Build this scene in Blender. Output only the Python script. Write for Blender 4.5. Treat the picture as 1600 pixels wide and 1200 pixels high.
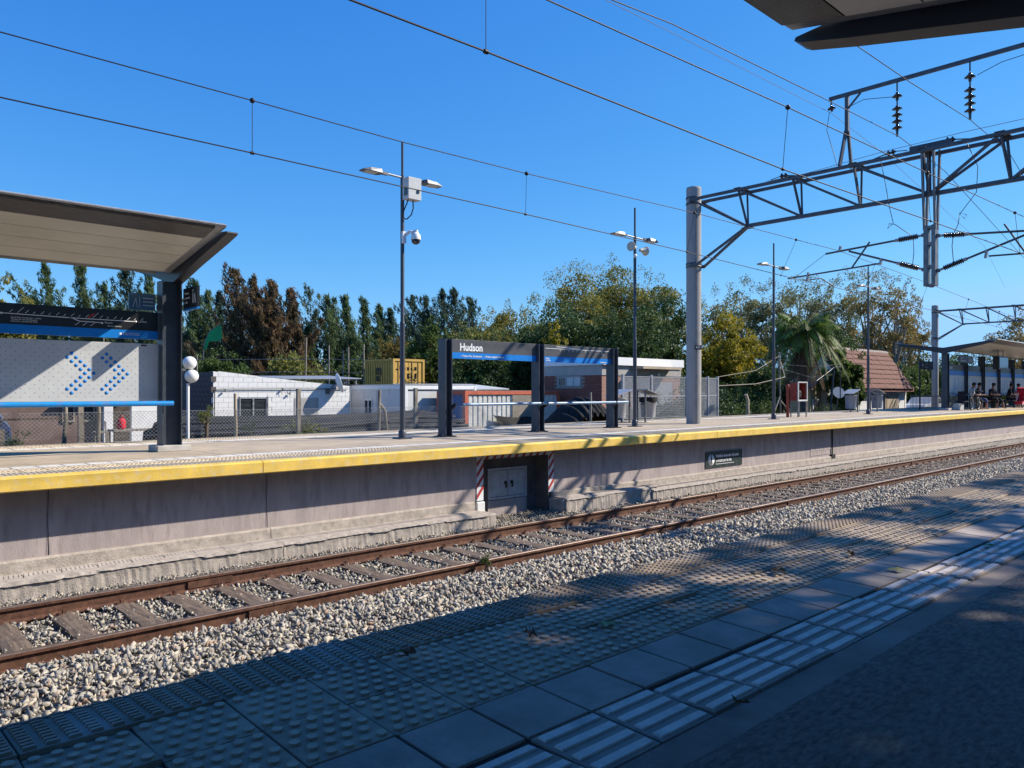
import bpy, math, random
import numpy as np
from mathutils import Vector, Matrix, Euler
PI = math.pi
R = math.radians
for o in list(bpy.data.objects): bpy.data.objects.remove(o)
scene = bpy.context.scene
COL = scene.collection

# ------------------------------------------------ camera, sky, sun, exposure
cd = bpy.data.cameras.new('camera'); cam = bpy.data.objects.new('camera', cd); COL.objects.link(cam)
cam.location = (0, 0, 2.32)
cam.rotation_euler = (R(90), 0, R(46.86 - 90))
cd.sensor_width = 36; cd.lens = 27.11; cd.shift_y = 0.0075
cd.clip_start = 0.05; cd.clip_end = 3000
scene.camera = cam

w = bpy.data.worlds.new('World'); scene.world = w; w.use_nodes = True
nt = w.node_tree; nt.nodes.clear()
sky = nt.nodes.new('ShaderNodeTexSky'); sky.sky_type = 'NISHITA'; sky.sun_disc = False
sky.sun_elevation = R(37); sky.sun_rotation = R(120.9)
sky.altitude = 0; sky.air_density = 1.0; sky.dust_density = 0.0; sky.ozone_density = 5.0
bg = nt.nodes.new('ShaderNodeBackground'); bg.inputs[1].default_value = 0.10
wo = nt.nodes.new('ShaderNodeOutputWorld')
# grade of the clear sky, the same in every direction: deeper blue, softer glow
sp = nt.nodes.new('ShaderNodeSeparateColor'); cb = nt.nodes.new('ShaderNodeCombineColor'); nt.links.new(sky.outputs[0], sp.inputs[0])
for i, (e_, k_, mx_) in enumerate(((1.40, .375, 2.5), (.85, 1.124, 4.9), (.45, 3.146, 8.3))):
    p_ = nt.nodes.new('ShaderNodeMath'); p_.operation = 'POWER'; p_.inputs[1].default_value = e_; nt.links.new(sp.outputs[i], p_.inputs[0])
    q_ = nt.nodes.new('ShaderNodeMath'); q_.operation = 'MULTIPLY'; q_.inputs[1].default_value = k_; nt.links.new(p_.outputs[0], q_.inputs[0])
    r_ = nt.nodes.new('ShaderNodeMath'); r_.operation = 'MINIMUM'; r_.inputs[1].default_value = mx_; nt.links.new(q_.outputs[0], r_.inputs[0])
    nt.links.new(r_.outputs[0], cb.inputs[i])
nt.links.new(cb.outputs[0], bg.inputs[0]); nt.links.new(bg.outputs[0], wo.inputs[0])

sl = bpy.data.lights.new('sun', 'SUN'); sl.energy = 5.0; sl.angle = R(0.53); sl.color = (1.0, 0.92, 0.79)
sun = bpy.data.objects.new('sun', sl); COL.objects.link(sun)
SD = Vector((0.858 * math.cos(R(37)), -0.514 * math.cos(R(37)), math.sin(R(37))))
sun.rotation_euler = SD.to_track_quat('Z', 'Y').to_euler(); sun.location = (30, -20, 40)

vs = scene.view_settings
vs.view_transform = 'Standard'; vs.look = 'None'; vs.gamma = 1.0; vs.use_curve_mapping = False
vs.exposure = 0.5
scene.render.engine = 'CYCLES'
scene.cycles.max_bounces = 6; scene.cycles.diffuse_bounces = 1; scene.cycles.glossy_bounces = 2
scene.cycles.transparent_max_bounces = 6; scene.cycles.transmission_bounces = 3

# ------------------------------------------------ helpers
def tag(o, label=None, cat=None, group=None, kind=None):
    if label: o['label'] = label
    if cat: o['category'] = cat
    if group: o['group'] = group
    if kind: o['kind'] = kind
    return o
def empty(name, loc, label=None, cat=None, group=None, rz=0, kind=None):
    o = bpy.data.objects.new(name, None); COL.objects.link(o); o.location = loc
    o.rotation_euler = (0, 0, rz); o.empty_display_size = 0.2
    return tag(o, label, cat, group, kind)
def origin(o):
    v = Vector((0, 0, 0))
    while o is not None:
        v += Vector(o.location); o = o.parent
    return v
def link(name, me, parent=None, loc=(0, 0, 0), rot=(0, 0, 0)):
    o = bpy.data.objects.new(name, me); COL.objects.link(o); o.parent = parent
    o.location = loc; o.rotation_euler = rot
    return o
def copy_tree(o, parent=None, sub=None):
    c = o.copy(); COL.objects.link(c); c.parent = parent
    for ch in (sub or kids).get(o, []): copy_tree(ch, c)
    return c
kids = {}
def scan():
    kids.clear()
    for o in bpy.data.objects:
        if o.parent: kids.setdefault(o.parent, []).append(o)

class MB:
    def __init__(s): s.v = []; s.f = []; s.m = []; s.mi = 0; s.sm = []
    def add(s, vs, fs, smooth=False):
        n = len(s.v); s.v += [tuple(p) for p in vs]
        for f in fs: s.f.append(tuple(i + n for i in f)); s.m.append(s.mi); s.sm.append(smooth)
        return s
    def box(s, x0, x1, y0, y1, z0, z1):
        return s.add([(x0,y0,z0),(x1,y0,z0),(x1,y1,z0),(x0,y1,z0),(x0,y0,z1),(x1,y0,z1),(x1,y1,z1),(x0,y1,z1)],
                     [(0,3,2,1),(4,5,6,7),(0,1,5,4),(1,2,6,5),(2,3,7,6),(3,0,4,7)])
    def cbox(s, c, sz, rz=0, rx=0, ry=0):
        M = Matrix.Translation(c) @ Euler((rx, ry, rz)).to_matrix().to_4x4()
        h = [a / 2 for a in sz]
        P = [M @ Vector((x*h[0], y*h[1], z*h[2])) for x, y, z in ((-1,-1,-1),(1,-1,-1),(1,1,-1),(-1,1,-1),(-1,-1,1),(1,-1,1),(1,1,1),(-1,1,1))]
        return s.add(P, [(0,3,2,1),(4,5,6,7),(0,1,5,4),(1,2,6,5),(2,3,7,6),(3,0,4,7)])
    def beam(s, p, q, w, h=None, up=(0, 0, 1)):
        h = h or w; p = Vector(p); q = Vector(q); d = (q - p).normalized(); up = Vector(up)
        if abs(d.dot(up)) > .98: up = Vector((0, 1, 0))
        a = d.cross(up).normalized() * w / 2; b = a.cross(d).normalized() * h / 2
        P = [p-a-b, p+a-b, p+a+b, p-a+b, q-a-b, q+a-b, q+a+b, q-a+b]
        return s.add(P, [(0,3,2,1),(4,5,6,7),(0,1,5,4),(1,2,6,5),(2,3,7,6),(3,0,4,7)])
    def tube(s, pts, r, n=6, caps=True, smooth=True):
        pts = [Vector(p) for p in pts]; k = len(pts); V = []; prev = None
        for i, p in enumerate(pts):
            d = (pts[min(i+1, k-1)] - pts[max(i-1, 0)]).normalized()
            if prev is None:
                u = Vector((0, 0, 1)) if abs(d.z) < .9 else Vector((1, 0, 0))
                a = d.cross(u).normalized()
            else: a = (prev - d * prev.dot(d)).normalized()
            prev = a; b = d.cross(a)
            rr = r[i] if isinstance(r, (list, tuple)) else r
            V += [p + (a*math.cos(t*2*PI/n) + b*math.sin(t*2*PI/n)) * rr for t in range(n)]
        F = [(i*n+j, i*n+(j+1) % n, (i+1)*n+(j+1) % n, (i+1)*n+j) for i in range(k-1) for j in range(n)]
        s.add(V, F, smooth)
        if caps: s.add(V[:n], [tuple(reversed(range(n)))]); s.add(V[-n:], [tuple(range(n))])
        return s
    def lathe(s, prof, c=(0, 0, 0), n=16, axis=None, smooth=True):
        M = Matrix.Translation(c)
        if axis is not None: M = M @ Vector(axis).normalized().to_track_quat('Z', 'Y').to_matrix().to_4x4()
        V = [M @ Vector((r*math.cos(t*2*PI/n), r*math.sin(t*2*PI/n), z)) for r, z in prof for t in range(n)]
        F = [(i*n+j, i*n+(j+1) % n, (i+1)*n+(j+1) % n, (i+1)*n+j) for i in range(len(prof)-1) for j in range(n)]
        s.add(V, F, smooth)
        if prof[0][0] > 1e-6: s.add(V[:n], [tuple(reversed(range(n)))])
        if prof[-1][0] > 1e-6: s.add(V[-n:], [tuple(range(n))])
        return s
    def prism(s, poly, axis, a0, a1):
        # poly: 2D points; axis 'x': (y,z), 'y': (x,z), 'z': (x,y)
        def P(p, a): return {'x': (a, p[0], p[1]), 'y': (p[0], a, p[1]), 'z': (p[0], p[1], a)}[axis]
        n = len(poly); V = [P(p, a0) for p in poly] + [P(p, a1) for p in poly]
        F = [tuple(range(n)), tuple(reversed(range(n, 2*n)))] + [(i, i+n, (i+1) % n + n, (i+1) % n) for i in range(n)]
        return s.add(V, F)
    def mesh(s, name, mats, off=(0, 0, 0)):
        me = bpy.data.meshes.new(name); o = Vector(off)
        me.from_pydata([Vector(p) - o for p in s.v], [], s.f)
        for m in (mats if isinstance(mats, (list, tuple)) else [mats]): me.materials.append(m)
        me.polygons.foreach_set('material_index', s.m)
        me.polygons.foreach_set('use_smooth', s.sm)
        import bmesh
        bm = bmesh.new(); bm.from_mesh(me); bmesh.ops.recalc_face_normals(bm, faces=bm.faces); bm.to_mesh(me); bm.free()
        return me
    def build(s, name, mats, parent=None, label=None, cat=None, group=None, kind=None, bevel=0):
        off = origin(parent) if parent else Vector((0, 0, 0))
        o = link(name, s.mesh(name, mats, off), parent)
        if bevel:
            b = o.modifiers.new('bevel', 'BEVEL'); b.width = bevel; b.segments = 2; b.limit_method = 'ANGLE'; b.angle_limit = R(40)
        return tag(o, label, cat, group, kind)
    def place(s, name, mats, loc=None, **k):
        # a top-level single-mesh thing whose origin sits at its base
        if loc is None:
            xs = [p[0] for p in s.v]; ys = [p[1] for p in s.v]; zs = [p[2] for p in s.v]
            loc = ((min(xs)+max(xs))/2, (min(ys)+max(ys))/2, min(zs))
        o = link(name, s.mesh(name, mats, loc)); o.location = loc
        return tag(o, k.get('label'), k.get('cat'), k.get('group'), k.get('kind'))

FONT = {}
def text(name, body, size, loc, mat, parent=None, rz=0, bold=0.0, align='LEFT', ext=0.001, sx=1.0, rx=90):
    c = bpy.data.curves.new('lettering', 'FONT'); c.body = body; c.size = size; c.extrude = ext
    c.offset = bold; c.align_x = align; c.resolution_u = 3
    t = bpy.data.objects.new('t', c); COL.objects.link(t)
    dg = bpy.context.evaluated_depsgraph_get(); dg.update()
    me = bpy.data.meshes.new_from_object(t.evaluated_get(dg)); bpy.data.objects.remove(t)
    me.materials.clear(); me.materials.append(mat)
    o = link(name, me, parent); o.location = Vector(loc) - (origin(parent) if parent else Vector((0,0,0)))
    o.rotation_euler = (R(rx), 0, rz); o.scale = (sx, 1, 1)
    return o

# ------------------------------------------------ materials
MT = {}
def mat(name, col, rough=.7, var=.12, scale=6, bump=0.0, bscale=60, metal=0, col2=None, spec=.35, stretch=None, dirt=None, coat=0, world=False):
    if name in MT: return MT[name]
    m = bpy.data.materials.new(name); m.use_nodes = True; n = m.node_tree; L = n.links.new
    b = n.nodes['Principled BSDF']; b.inputs['Roughness'].default_value = rough; b.inputs['Metallic'].default_value = metal
    b.inputs['Specular IOR Level'].default_value = spec; b.inputs['Coat Weight'].default_value = coat
    if world:
        tc = n.nodes.new('ShaderNodeNewGeometry'); co = tc.outputs['Position']
    else:
        tc = n.nodes.new('ShaderNodeTexCoord'); co = tc.outputs['Object']
    if stretch:
        mp = n.nodes.new('ShaderNodeMapping'); mp.inputs['Scale'].default_value = stretch; L(co, mp.inputs[0]); co = mp.outputs[0]
    t = n.nodes.new('ShaderNodeTexNoise'); t.inputs['Scale'].default_value = scale; t.inputs['Detail'].default_value = 6; t.inputs['Roughness'].default_value = .65
    L(co, t.inputs['Vector'])
    r = n.nodes.new('ShaderNodeValToRGB'); e = r.color_ramp.elements
    c1 = [max(0, x*(1-var*1.6)) for x in col]; c2 = list(col2) if col2 else [min(1, x*(1+var*1.3)) for x in col]
    e[0].position = .32; e[1].position = .68; e[0].color = (*c1, 1); e[1].color = (*c2, 1)
    L(t.outputs[0], r.inputs[0]); out = r.outputs[0]
    if dirt:
        dcol, amt, dsc = dirt
        t2 = n.nodes.new('ShaderNodeTexNoise'); t2.inputs['Scale'].default_value = dsc; t2.inputs['Detail'].default_value = 8; t2.inputs['Roughness'].default_value = .7
        L(co, t2.inputs['Vector'])
        r2 = n.nodes.new('ShaderNodeValToRGB'); r2.color_ramp.elements[0].position = .5; r2.color_ramp.elements[1].position = .68
        r2.color_ramp.elements[0].color = (0,0,0,1); r2.color_ramp.elements[1].color = (amt, amt, amt, 1)
        L(t2.outputs[0], r2.inputs[0])
        mx = n.nodes.new('ShaderNodeMix'); mx.data_type = 'RGBA'; L(r2.outputs[0], mx.inputs['Factor']); L(out, mx.inputs['A']); mx.inputs['B'].default_value = (*dcol, 1)
        out = mx.outputs['Result']
    L(out, b.inputs['Base Color'])
    if bump:
        t3 = n.nodes.new('ShaderNodeTexNoise'); t3.inputs['Scale'].default_value = bscale; t3.inputs['Detail'].default_value = 8; t3.inputs['Roughness'].default_value = .7
        L(co, t3.inputs['Vector'])
        bp = n.nodes.new('ShaderNodeBump'); bp.inputs['Strength'].default_value = bump; bp.inputs['Distance'].default_value = .01
        L(t3.outputs[0], bp.inputs['Height']); L(bp.outputs[0], b.inputs['Normal'])
    MT[name] = m
    return m
def leafmat(name, cols, trans=.45, scale=.8, rough=.55):
    if name in MT: return MT[name]
    m = bpy.data.materials.new(name); m.use_nodes = True; n = m.node_tree; L = n.links.new
    b = n.nodes['Principled BSDF']; b.inputs['Roughness'].default_value = rough; b.inputs['Specular IOR Level'].default_value = .3
    at = n.nodes.new('ShaderNodeAttribute'); at.attribute_name = 'rnd'
    g = n.nodes.new('ShaderNodeTexCoord')
    t = n.nodes.new('ShaderNodeTexNoise'); t.inputs['Scale'].default_value = scale; t.inputs['Detail'].default_value = 3; L(g.outputs['Object'], t.inputs['Vector'])
    ad = n.nodes.new('ShaderNodeMath'); ad.operation = 'MULTIPLY_ADD'; L(t.outputs[0], ad.inputs[0]); ad.inputs[1].default_value = 1.6; ad.inputs[2].default_value = -.55
    mi = n.nodes.new('ShaderNodeMath'); mi.operation = 'MULTIPLY_ADD'; L(at.outputs['Fac'], mi.inputs[0]); mi.inputs[1].default_value = .5; L(ad.outputs[0], mi.inputs[2])
    r = n.nodes.new('ShaderNodeValToRGB'); e = r.color_ramp.elements
    while len(e) < len(cols): e.new(.5)
    for i, c in enumerate(cols): e[i].position = i/(len(cols)-1)*.8+.1; e[i].color = (*c, 1)
    L(mi.outputs[0], r.inputs[0]); L(r.outputs[0], b.inputs['Base Color'])
    tr = n.nodes.new('ShaderNodeBsdfTranslucent'); L(r.outputs[0], tr.inputs[0])
    ms = n.nodes.new('ShaderNodeMixShader'); ms.inputs[0].default_value = trans
    L(b.outputs[0], ms.inputs[1]); L(tr.outputs[0], ms.inputs[2]); L(ms.outputs[0], n.nodes['Material Output'].inputs[0])
    MT[name] = m; return m

M_conc = mat('concrete paving', (.47,.375,.262), .85, .10, 1.2, .25, 90, dirt=((.22,.20,.19), .5, 3))
M_concl = mat('pale concrete', (.50,.47,.43), .85, .12, 3, .3, 80, dirt=((.28,.26,.24), .5, 4))
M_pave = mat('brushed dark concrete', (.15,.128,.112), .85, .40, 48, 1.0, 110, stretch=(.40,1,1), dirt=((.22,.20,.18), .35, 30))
M_strip = mat('trowelled concrete strip', (.20,.158,.135), .75, .18, 4, .5, 120, dirt=((.26,.25,.24), .5, 2.4))
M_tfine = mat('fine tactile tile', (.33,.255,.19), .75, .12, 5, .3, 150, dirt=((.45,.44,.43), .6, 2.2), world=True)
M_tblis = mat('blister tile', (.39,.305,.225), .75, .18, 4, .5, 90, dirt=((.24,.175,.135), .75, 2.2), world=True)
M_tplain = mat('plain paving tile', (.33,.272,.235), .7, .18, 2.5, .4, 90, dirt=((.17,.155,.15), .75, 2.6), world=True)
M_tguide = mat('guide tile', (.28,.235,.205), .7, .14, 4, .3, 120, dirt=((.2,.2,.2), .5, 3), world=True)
M_tguidel = mat('guide bar', (.64,.565,.52), .65, .10, 6, .3, 90, dirt=((.30,.29,.29), .75, 5), world=True)
M_btop = mat('light-toned blister top', (.47,.37,.27), .7, .12, 9, .2, 120, dirt=((.3,.27,.21), .5, 6), world=True)  # dome tops coloured paler, painting in the light they would catch
M_joint = mat('dark joint', (.03,.03,.03), .95, .2, 20)
M_yellow = mat('yellow edge paint', (.84,.56,.105), .65, .10, 3.5, .5, 55, dirt=((.70,.58,.36), .8, 9))
M_wall = mat('platform wall plaster', (.43,.365,.35), .9, .10, 1.5, .6, 50, stretch=(2.4,1,.5), dirt=((.29,.24,.225), .8, 3.2))
M_foot = mat('rough footing concrete', (.46,.40,.345), .95, .16, 7, 1.0, 45, dirt=((.28,.24,.20), .8, 11))
M_ballbed = mat('ballast bed', (.14,.13,.12), .95, .4, 22, 1.0, 45)
M_rust = mat('rusty rail', (.115,.052,.032), .75, .3, 14, .3, 90, dirt=((.19,.095,.055), .7, 9))
M_railtop = mat('worn rail head', (.20,.145,.115), .42, .2, 20, 0, metal=.45)
M_wood = mat('weathered sleeper', (.17,.125,.095), .9, .3, 5, .9, 30, stretch=(6,.5,6), dirt=((.25,.19,.14), .6, 6))
M_steel = mat('painted steel', (.040,.050,.066), .42, .14, 3, .08, 40, dirt=((.10,.11,.125), .45, 4), spec=.5)
M_steeld = mat('dark painted steel', (.020,.024,.034), .42, .12, 3, .06, 40, spec=.5)
M_galv = mat('galvanised steel', (.16,.165,.175), .45, .15, 6, .05, 60, metal=.35, dirt=((.26,.27,.28), .4, 6))
M_galvl = mat('light galvanised steel', (.34,.35,.37), .4, .12, 8, .05, 60, metal=.25)
M_gantry = mat('gantry steel', (.085,.095,.115), .5, .16, 5, .08, 60, metal=.2, dirt=((.15,.14,.13), .4, 6))
M_poled = mat('dark grey pole paint', (.055,.062,.078), .4, .1, 4, spec=.5)
M_wire = mat('copper wire', (.035,.03,.028), .5, .1, 10, metal=.3)
M_alu = mat('aluminium wire', (.22,.23,.24), .7, .1, 10)
M_alc = mat('shade-toned alcove concrete', (.13,.115,.11), .95, .2, 3, .4, 50)  # alcove walls coloured darker to stand in for the shade of the recess
M_insul = mat('brown glaze', (.035,.016,.014), .15, .2, 10, spec=.7)
M_black = mat('black enamel board', (.012,.012,.014), .35, .2, 8, spec=.5)
M_grey = mat('grey sign enamel', (.085,.088,.098), .4, .08, 8, spec=.5)
M_blue = mat('blue sign enamel', (.0,.19,.62), .4, .06, 8, spec=.5)
M_bluebar = mat('blue bar paint', (.01,.27,.70), .35, .08, 6, dirt=((.30,.12,.08), .35, 9), spec=.5)
M_bluepale = mat('scuffed blue bar', (.17,.30,.46), .35, .2, 8, dirt=((.35,.37,.42), .6, 7), spec=.5)
M_white = mat('white paint', (.80,.80,.79), .6, .04, 4)
M_whites = mat('white sign print', (.85,.85,.85), .5, .02, 4)
M_panel = mat('pale steel panel', (.55,.56,.56), .45, .05, 3, dirt=((.47,.48,.48), .4, 2))
M_soffit = mat('canopy soffit', (.62,.59,.51), .35, .06, 1.2, .05, 12, spec=.5)
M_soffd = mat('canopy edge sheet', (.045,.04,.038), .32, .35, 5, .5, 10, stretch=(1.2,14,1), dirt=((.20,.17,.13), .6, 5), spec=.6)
M_red = mat('red paint', (.27,.045,.03), .55, .2, 6, dirt=((.15,.06,.04), .6, 7))
M_redb = mat('red hazard paint', (.48,.045,.04), .6, .1, 6)
M_pillar = mat('centrifuged concrete', (.36,.345,.33), .85, .12, 3, .3, 50, stretch=(1,1,.35), dirt=((.22,.21,.20), .55, 3))
M_brick = mat('red brick', (.24,.075,.055), .85, .25, 9, .3, 80)
M_mortar = mat('mortar', (.33,.29,.26), .95, .1, 12)
M_tileroof = mat('clay roof tile', (.22,.10,.07), .85, .3, 4, .3, 60, dirt=((.12,.085,.07), .7, 2.2))
M_limewash = mat('white painted blockwork', (.78,.77,.75), .85, .05, 3, .3, 40, dirt=((.60,.59,.57), .5, 4))
M_block = mat('dark bare blockwork', (.10,.085,.08), .95, .3, 5, .4, 40)
M_cabin = mat('cream cabin panel', (.62,.63,.62), .5, .04, 2)
M_glass = mat('dark window glass', (.03,.035,.04), .08, .2, 3, spec=.8)
M_pipe = mat('black plastic pipe', (.016,.017,.021), .6, .2, 5, spec=.2)
M_tarp = mat('black tarpaulin', (.020,.020,.021), .75, .3, 6, .6, 12, spec=.2)
M_earth = mat('dry earth and grass', (.17,.135,.085), .95, .3, .5, .6, 8, dirt=((.08,.10,.04), .7, .35))
M_bark = mat('bark', (.13,.10,.075), .95, .3, 5, .6, 20, stretch=(3,3,.6))
M_barkp = mat('pale bark', (.27,.235,.19), .9, .3, 4, .4, 20, stretch=(3,3,.6))
M_yel = mat('yellow container paint', (.60,.37,.09), .6, .1, 3, dirt=((.30,.18,.07), .4, 6))
M_orange = mat('faded red container paint', (.55,.13,.07), .6, .12, 4)
M_globe = mat('opal globe', (.82,.82,.80), .3, .02, 4, spec=.5)
M_green = mat('green banner cloth', (.01,.30,.10), .7, .1, 3)
M_skin = mat('skin', (.34,.17,.11), .6, .05, 8)
M_hair = mat('black hair', (.012,.010,.009), .6, .2, 20)
M_cdark = mat('dark clothing', (.02,.022,.03), .9, .2, 10)
M_cblue = mat('blue denim', (.05,.07,.18), .9, .2, 10)
M_cwhite = mat('white shirt', (.65,.65,.66), .9, .05, 10)
M_rubber = mat('black rubber', (.018,.018,.018), .7, .1, 10)
M_fabricred = mat('red fabric', (.60,.02,.035), .8, .1, 8)

L_casg = leafmat('casuarina needles', [(.042,.070,.030),(.09,.14,.055),(.18,.245,.10)])
L_casd = leafmat('dark casuarina needles', [(.028,.048,.032),(.052,.088,.055),(.10,.15,.085)])
L_casy = leafmat('grey green needles', [(.05,.075,.05),(.08,.12,.075),(.13,.17,.10)])
L_casb = leafmat('dead brown needles', [(.045,.055,.028),(.13,.090,.048),(.27,.165,.085)])
L_dk = leafmat('dark green leaves', [(.026,.047,.014),(.052,.092,.024),(.12,.175,.048)], .3)
L_mx = leafmat('turning leaves', [(.07,.095,.026),(.21,.215,.05),(.44,.35,.065)], .4)
L_ol = leafmat('olive leaves', [(.08,.105,.028),(.19,.205,.05),(.36,.33,.08)], .4)
L_yo = leafmat('yellow olive leaves', [(.10,.11,.025),(.23,.21,.04),(.42,.34,.07)], .4)
L_yb = leafmat('yellow brown leaves', [(.09,.08,.02),(.20,.15,.035),(.30,.20,.05)], .4)
L_lg = leafmat('light green leaves', [(.035,.06,.012),(.075,.12,.025),(.15,.21,.05)], .4)
L_ye = leafmat('yellow autumn leaves', [(.09,.11,.015),(.28,.24,.02),(.50,.37,.02)], .4)
L_eu = leafmat('thin grey green leaves', [(.11,.125,.05),(.20,.20,.075),(.32,.28,.11)], .35)
L_eo = leafmat('ochre autumn leaves', [(.12,.12,.045),(.26,.20,.065),(.40,.27,.085)], .35)
L_palm = leafmat('palm leaflets', [(.05,.09,.012),(.10,.17,.025),(.17,.25,.05)], .35)
L_dry = leafmat('dry leaf', [(.10,.06,.03),(.18,.11,.06)], .2)

def lift(x): return .0020 * max(0.0, x - 9)     # the far platform climbs slightly to the right
# ------------------------------------------------ ground and track bed
g = MB()
g.add([(-400,17.2,-.12),(900,17.2,-.12),(900,1200,-.12),(-400,1200,-.12)], [(0,1,2,3)])
g.place('ground', M_earth, (0,17.2,-.12), kind='structure')
g = MB(); g.add([(-400,-600,-.6),(900,-600,-.6),(900,1.2,-.6),(-400,1.2,-.6)], [(0,1,2,3)])
g.place('ground_behind', M_earth, (0,0,-.6), kind='structure')
def bedz(y):
    # cross profile of the ballast
    pts = [(2.9,-.42),(3.2,-.22),(5.3,-.20),(6.2,-.09),(7.0,-.07),(7.7,-.115),(8.3,-.20),(9.5,-.205),(10.0,-.17),(10.62,-.135),(11.5,-.135)]
    return float(np.interp(y, [p[0] for p in pts], [p[1] for p in pts]))
g = MB(); ys = [2.9,3.2,4.2,5.3,5.8,6.2,6.6,7.0,7.35,7.7,8.0,8.3,8.9,9.5,9.75,10.0,10.3,10.62,11.5]
xs = [-40,-10] + [x for x in range(-4, 60, 4)] + [80,120,200,400]
V = [(x, y, bedz(y) - .02) for x in xs for y in ys]; n = len(ys)
g.add(V, [(i*n+j,(i+1)*n+j,(i+1)*n+j+1,i*n+j+1) for i in range(len(xs)-1) for j in range(n-1)], True)
g.place('ballast_bed', M_ballbed, (0,2.9,-.42), kind='structure')

# ballast stones
rs = np.random.RandomState(5)
def stone_templates(k):
    out = []
    import bmesh
    for i in range(k):
        bm = bmesh.new()
        pts = rs.normal(size=(7, 3)); pts /= np.linalg.norm(pts, axis=1)[:, None]; pts *= rs.uniform(.65, 1.15, (7, 1)); pts *= np.array([1.25, .85, .65])
        for p in pts: bm.verts.new(p)
        r = bmesh.ops.convex_hull(bm, input=bm.verts)
        bmesh.ops.delete(bm, geom=[v for v in bm.verts if not v.link_faces], context='VERTS')
        bmesh.ops.recalc_face_normals(bm, faces=bm.faces)
        bm.verts.index_update()
        out.append((np.array([v.co[:] for v in bm.verts]), np.array([[v.index for v in f.verts] for f in bm.faces if len(f.verts) == 3])))
        bm.free()
    return out
TEMPL = stone_templates(10)
def rotmats(n):
    q = rs.normal(size=(n, 4)); q /= np.linalg.norm(q, axis=1)[:, None]
    a, b, c, d = q.T
    return np.stack([np.stack([a*a+b*b-c*c-d*d, 2*(b*c-a*d), 2*(b*d+a*c)], -1), np.stack([2*(b*c+a*d), a*a-b*b+c*c-d*d, 2*(c*d-a*b)], -1), np.stack([2*(b*d-a*c), 2*(c*d+a*b), a*a-b*b-c*c+d*d], -1)], 1)
def npmesh(name, V, F, mat_, rnd=None, nv=3):
    me = bpy.data.meshes.new(name)
    me.vertices.add(len(V)); me.vertices.foreach_set('co', V.astype(np.float32).ravel())
    me.loops.add(F.size); me.loops.foreach_set('vertex_index', F.astype(np.int32).ravel())
    me.polygons.add(len(F)); me.polygons.foreach_set('loop_start', np.arange(0, F.size, nv, dtype=np.int32)); me.polygons.foreach_set('loop_total', np.full(len(F), nv, dtype=np.int32))
    me.update(calc_edges=True)
    if rnd is not None:
        a = me.attributes.new('rnd', 'FLOAT', 'FACE'); a.data.foreach_set('value', rnd.astype(np.float32))
    me.materials.append(mat_); return me
M_stone = bpy.data.materials.new('granite ballast'); M_stone.use_nodes = True
_n = M_stone.node_tree; _b = _n.nodes['Principled BSDF']; _b.inputs['Roughness'].default_value = .85
_a = _n.nodes.new('ShaderNodeAttribute'); _a.attribute_name = 'rnd'
_r = _n.nodes.new('ShaderNodeValToRGB'); _e = _r.color_ramp.elements
for p, c in ((.0,(.17,.155,.13)),(.25,(.38,.335,.27)),(.6,(.53,.47,.37)),(.88,(.65,.57,.435)),(.95,(.42,.28,.19))):
    e = _e.new(p); e.color = (*c, 1)
_e.remove(_e[0]); _e.remove(_e[-1])
_t = _n.nodes.new('ShaderNodeTexCoord'); _o = _n.nodes.new('ShaderNodeTexNoise'); _o.inputs['Scale'].default_value = 40; _o.inputs['Detail'].default_value = 5
_n.links.new(_t.outputs['Object'], _o.inputs[0])
_m = _n.nodes.new('ShaderNodeMix'); _m.data_type = 'RGBA'; _m.blend_type = 'MULTIPLY'; _m.inputs['Factor'].default_value = .55
_n.links.new(_a.outputs['Fac'], _r.inputs[0]); _n.links.new(_r.outputs[0], _m.inputs['A']); _n.links.new(_o.outputs[0], _m.inputs['B'])
_g = _n.nodes.new('ShaderNodeBrightContrast'); _g.inputs['Bright'].default_value = .045
_n.links.new(_m.outputs['Result'], _g.inputs[0]); _n.links.new(_g.outputs[0], _b.inputs['Base Color'])
_bp = _n.nodes.new('ShaderNodeBump'); _bp.inputs['Strength'].default_value = .4; _bp.inputs['Distance'].default_value = .005
_n.links.new(_o.outputs[0], _bp.inputs['Height']); _n.links.new(_bp.outputs[0], _b.inputs['Normal'])
def stones(regions):
    VV, FF, RR = [], [], []; off = 0
    for (x0, x1, y0, y1, n, s0, s1, zadd) in regions:
        x = rs.uniform(x0, x1, n); y = rs.uniform(y0, y1, n)
        z = np.interp(y, [2.9,3.2,5.3,6.2,7.0,7.7,8.3,9.5,10.0,10.62,11.5], [-.42,-.22,-.20,-.09,-.07,-.115,-.20,-.205,-.17,-.135,-.135]) + rs.uniform(-.015, .03, n) + zadd
        s = rs.uniform(s0, s1, n); M = rotmats(n); ti = rs.randint(0, len(TEMPL), n)
        for t in range(len(TEMPL)):
            k = np.where(ti == t)[0]; tv, tf = TEMPL[t]
            if not len(k): continue
            P = np.einsum('nij,vj->nvi', M[k], tv) * s[k][:, None, None] + np.stack([x[k], y[k], z[k]], -1)[:, None, :]
            VV.append(P.reshape(-1, 3)); FF.append((tf[None] + (np.arange(len(k)) * len(tv))[:, None, None] + off).reshape(-1, 3)); off += len(k) * len(tv)
            RR.append(np.repeat(rs.uniform(0, 1, len(k)), len(tf)))
    return np.concatenate(VV), np.concatenate(FF), np.concatenate(RR)
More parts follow.
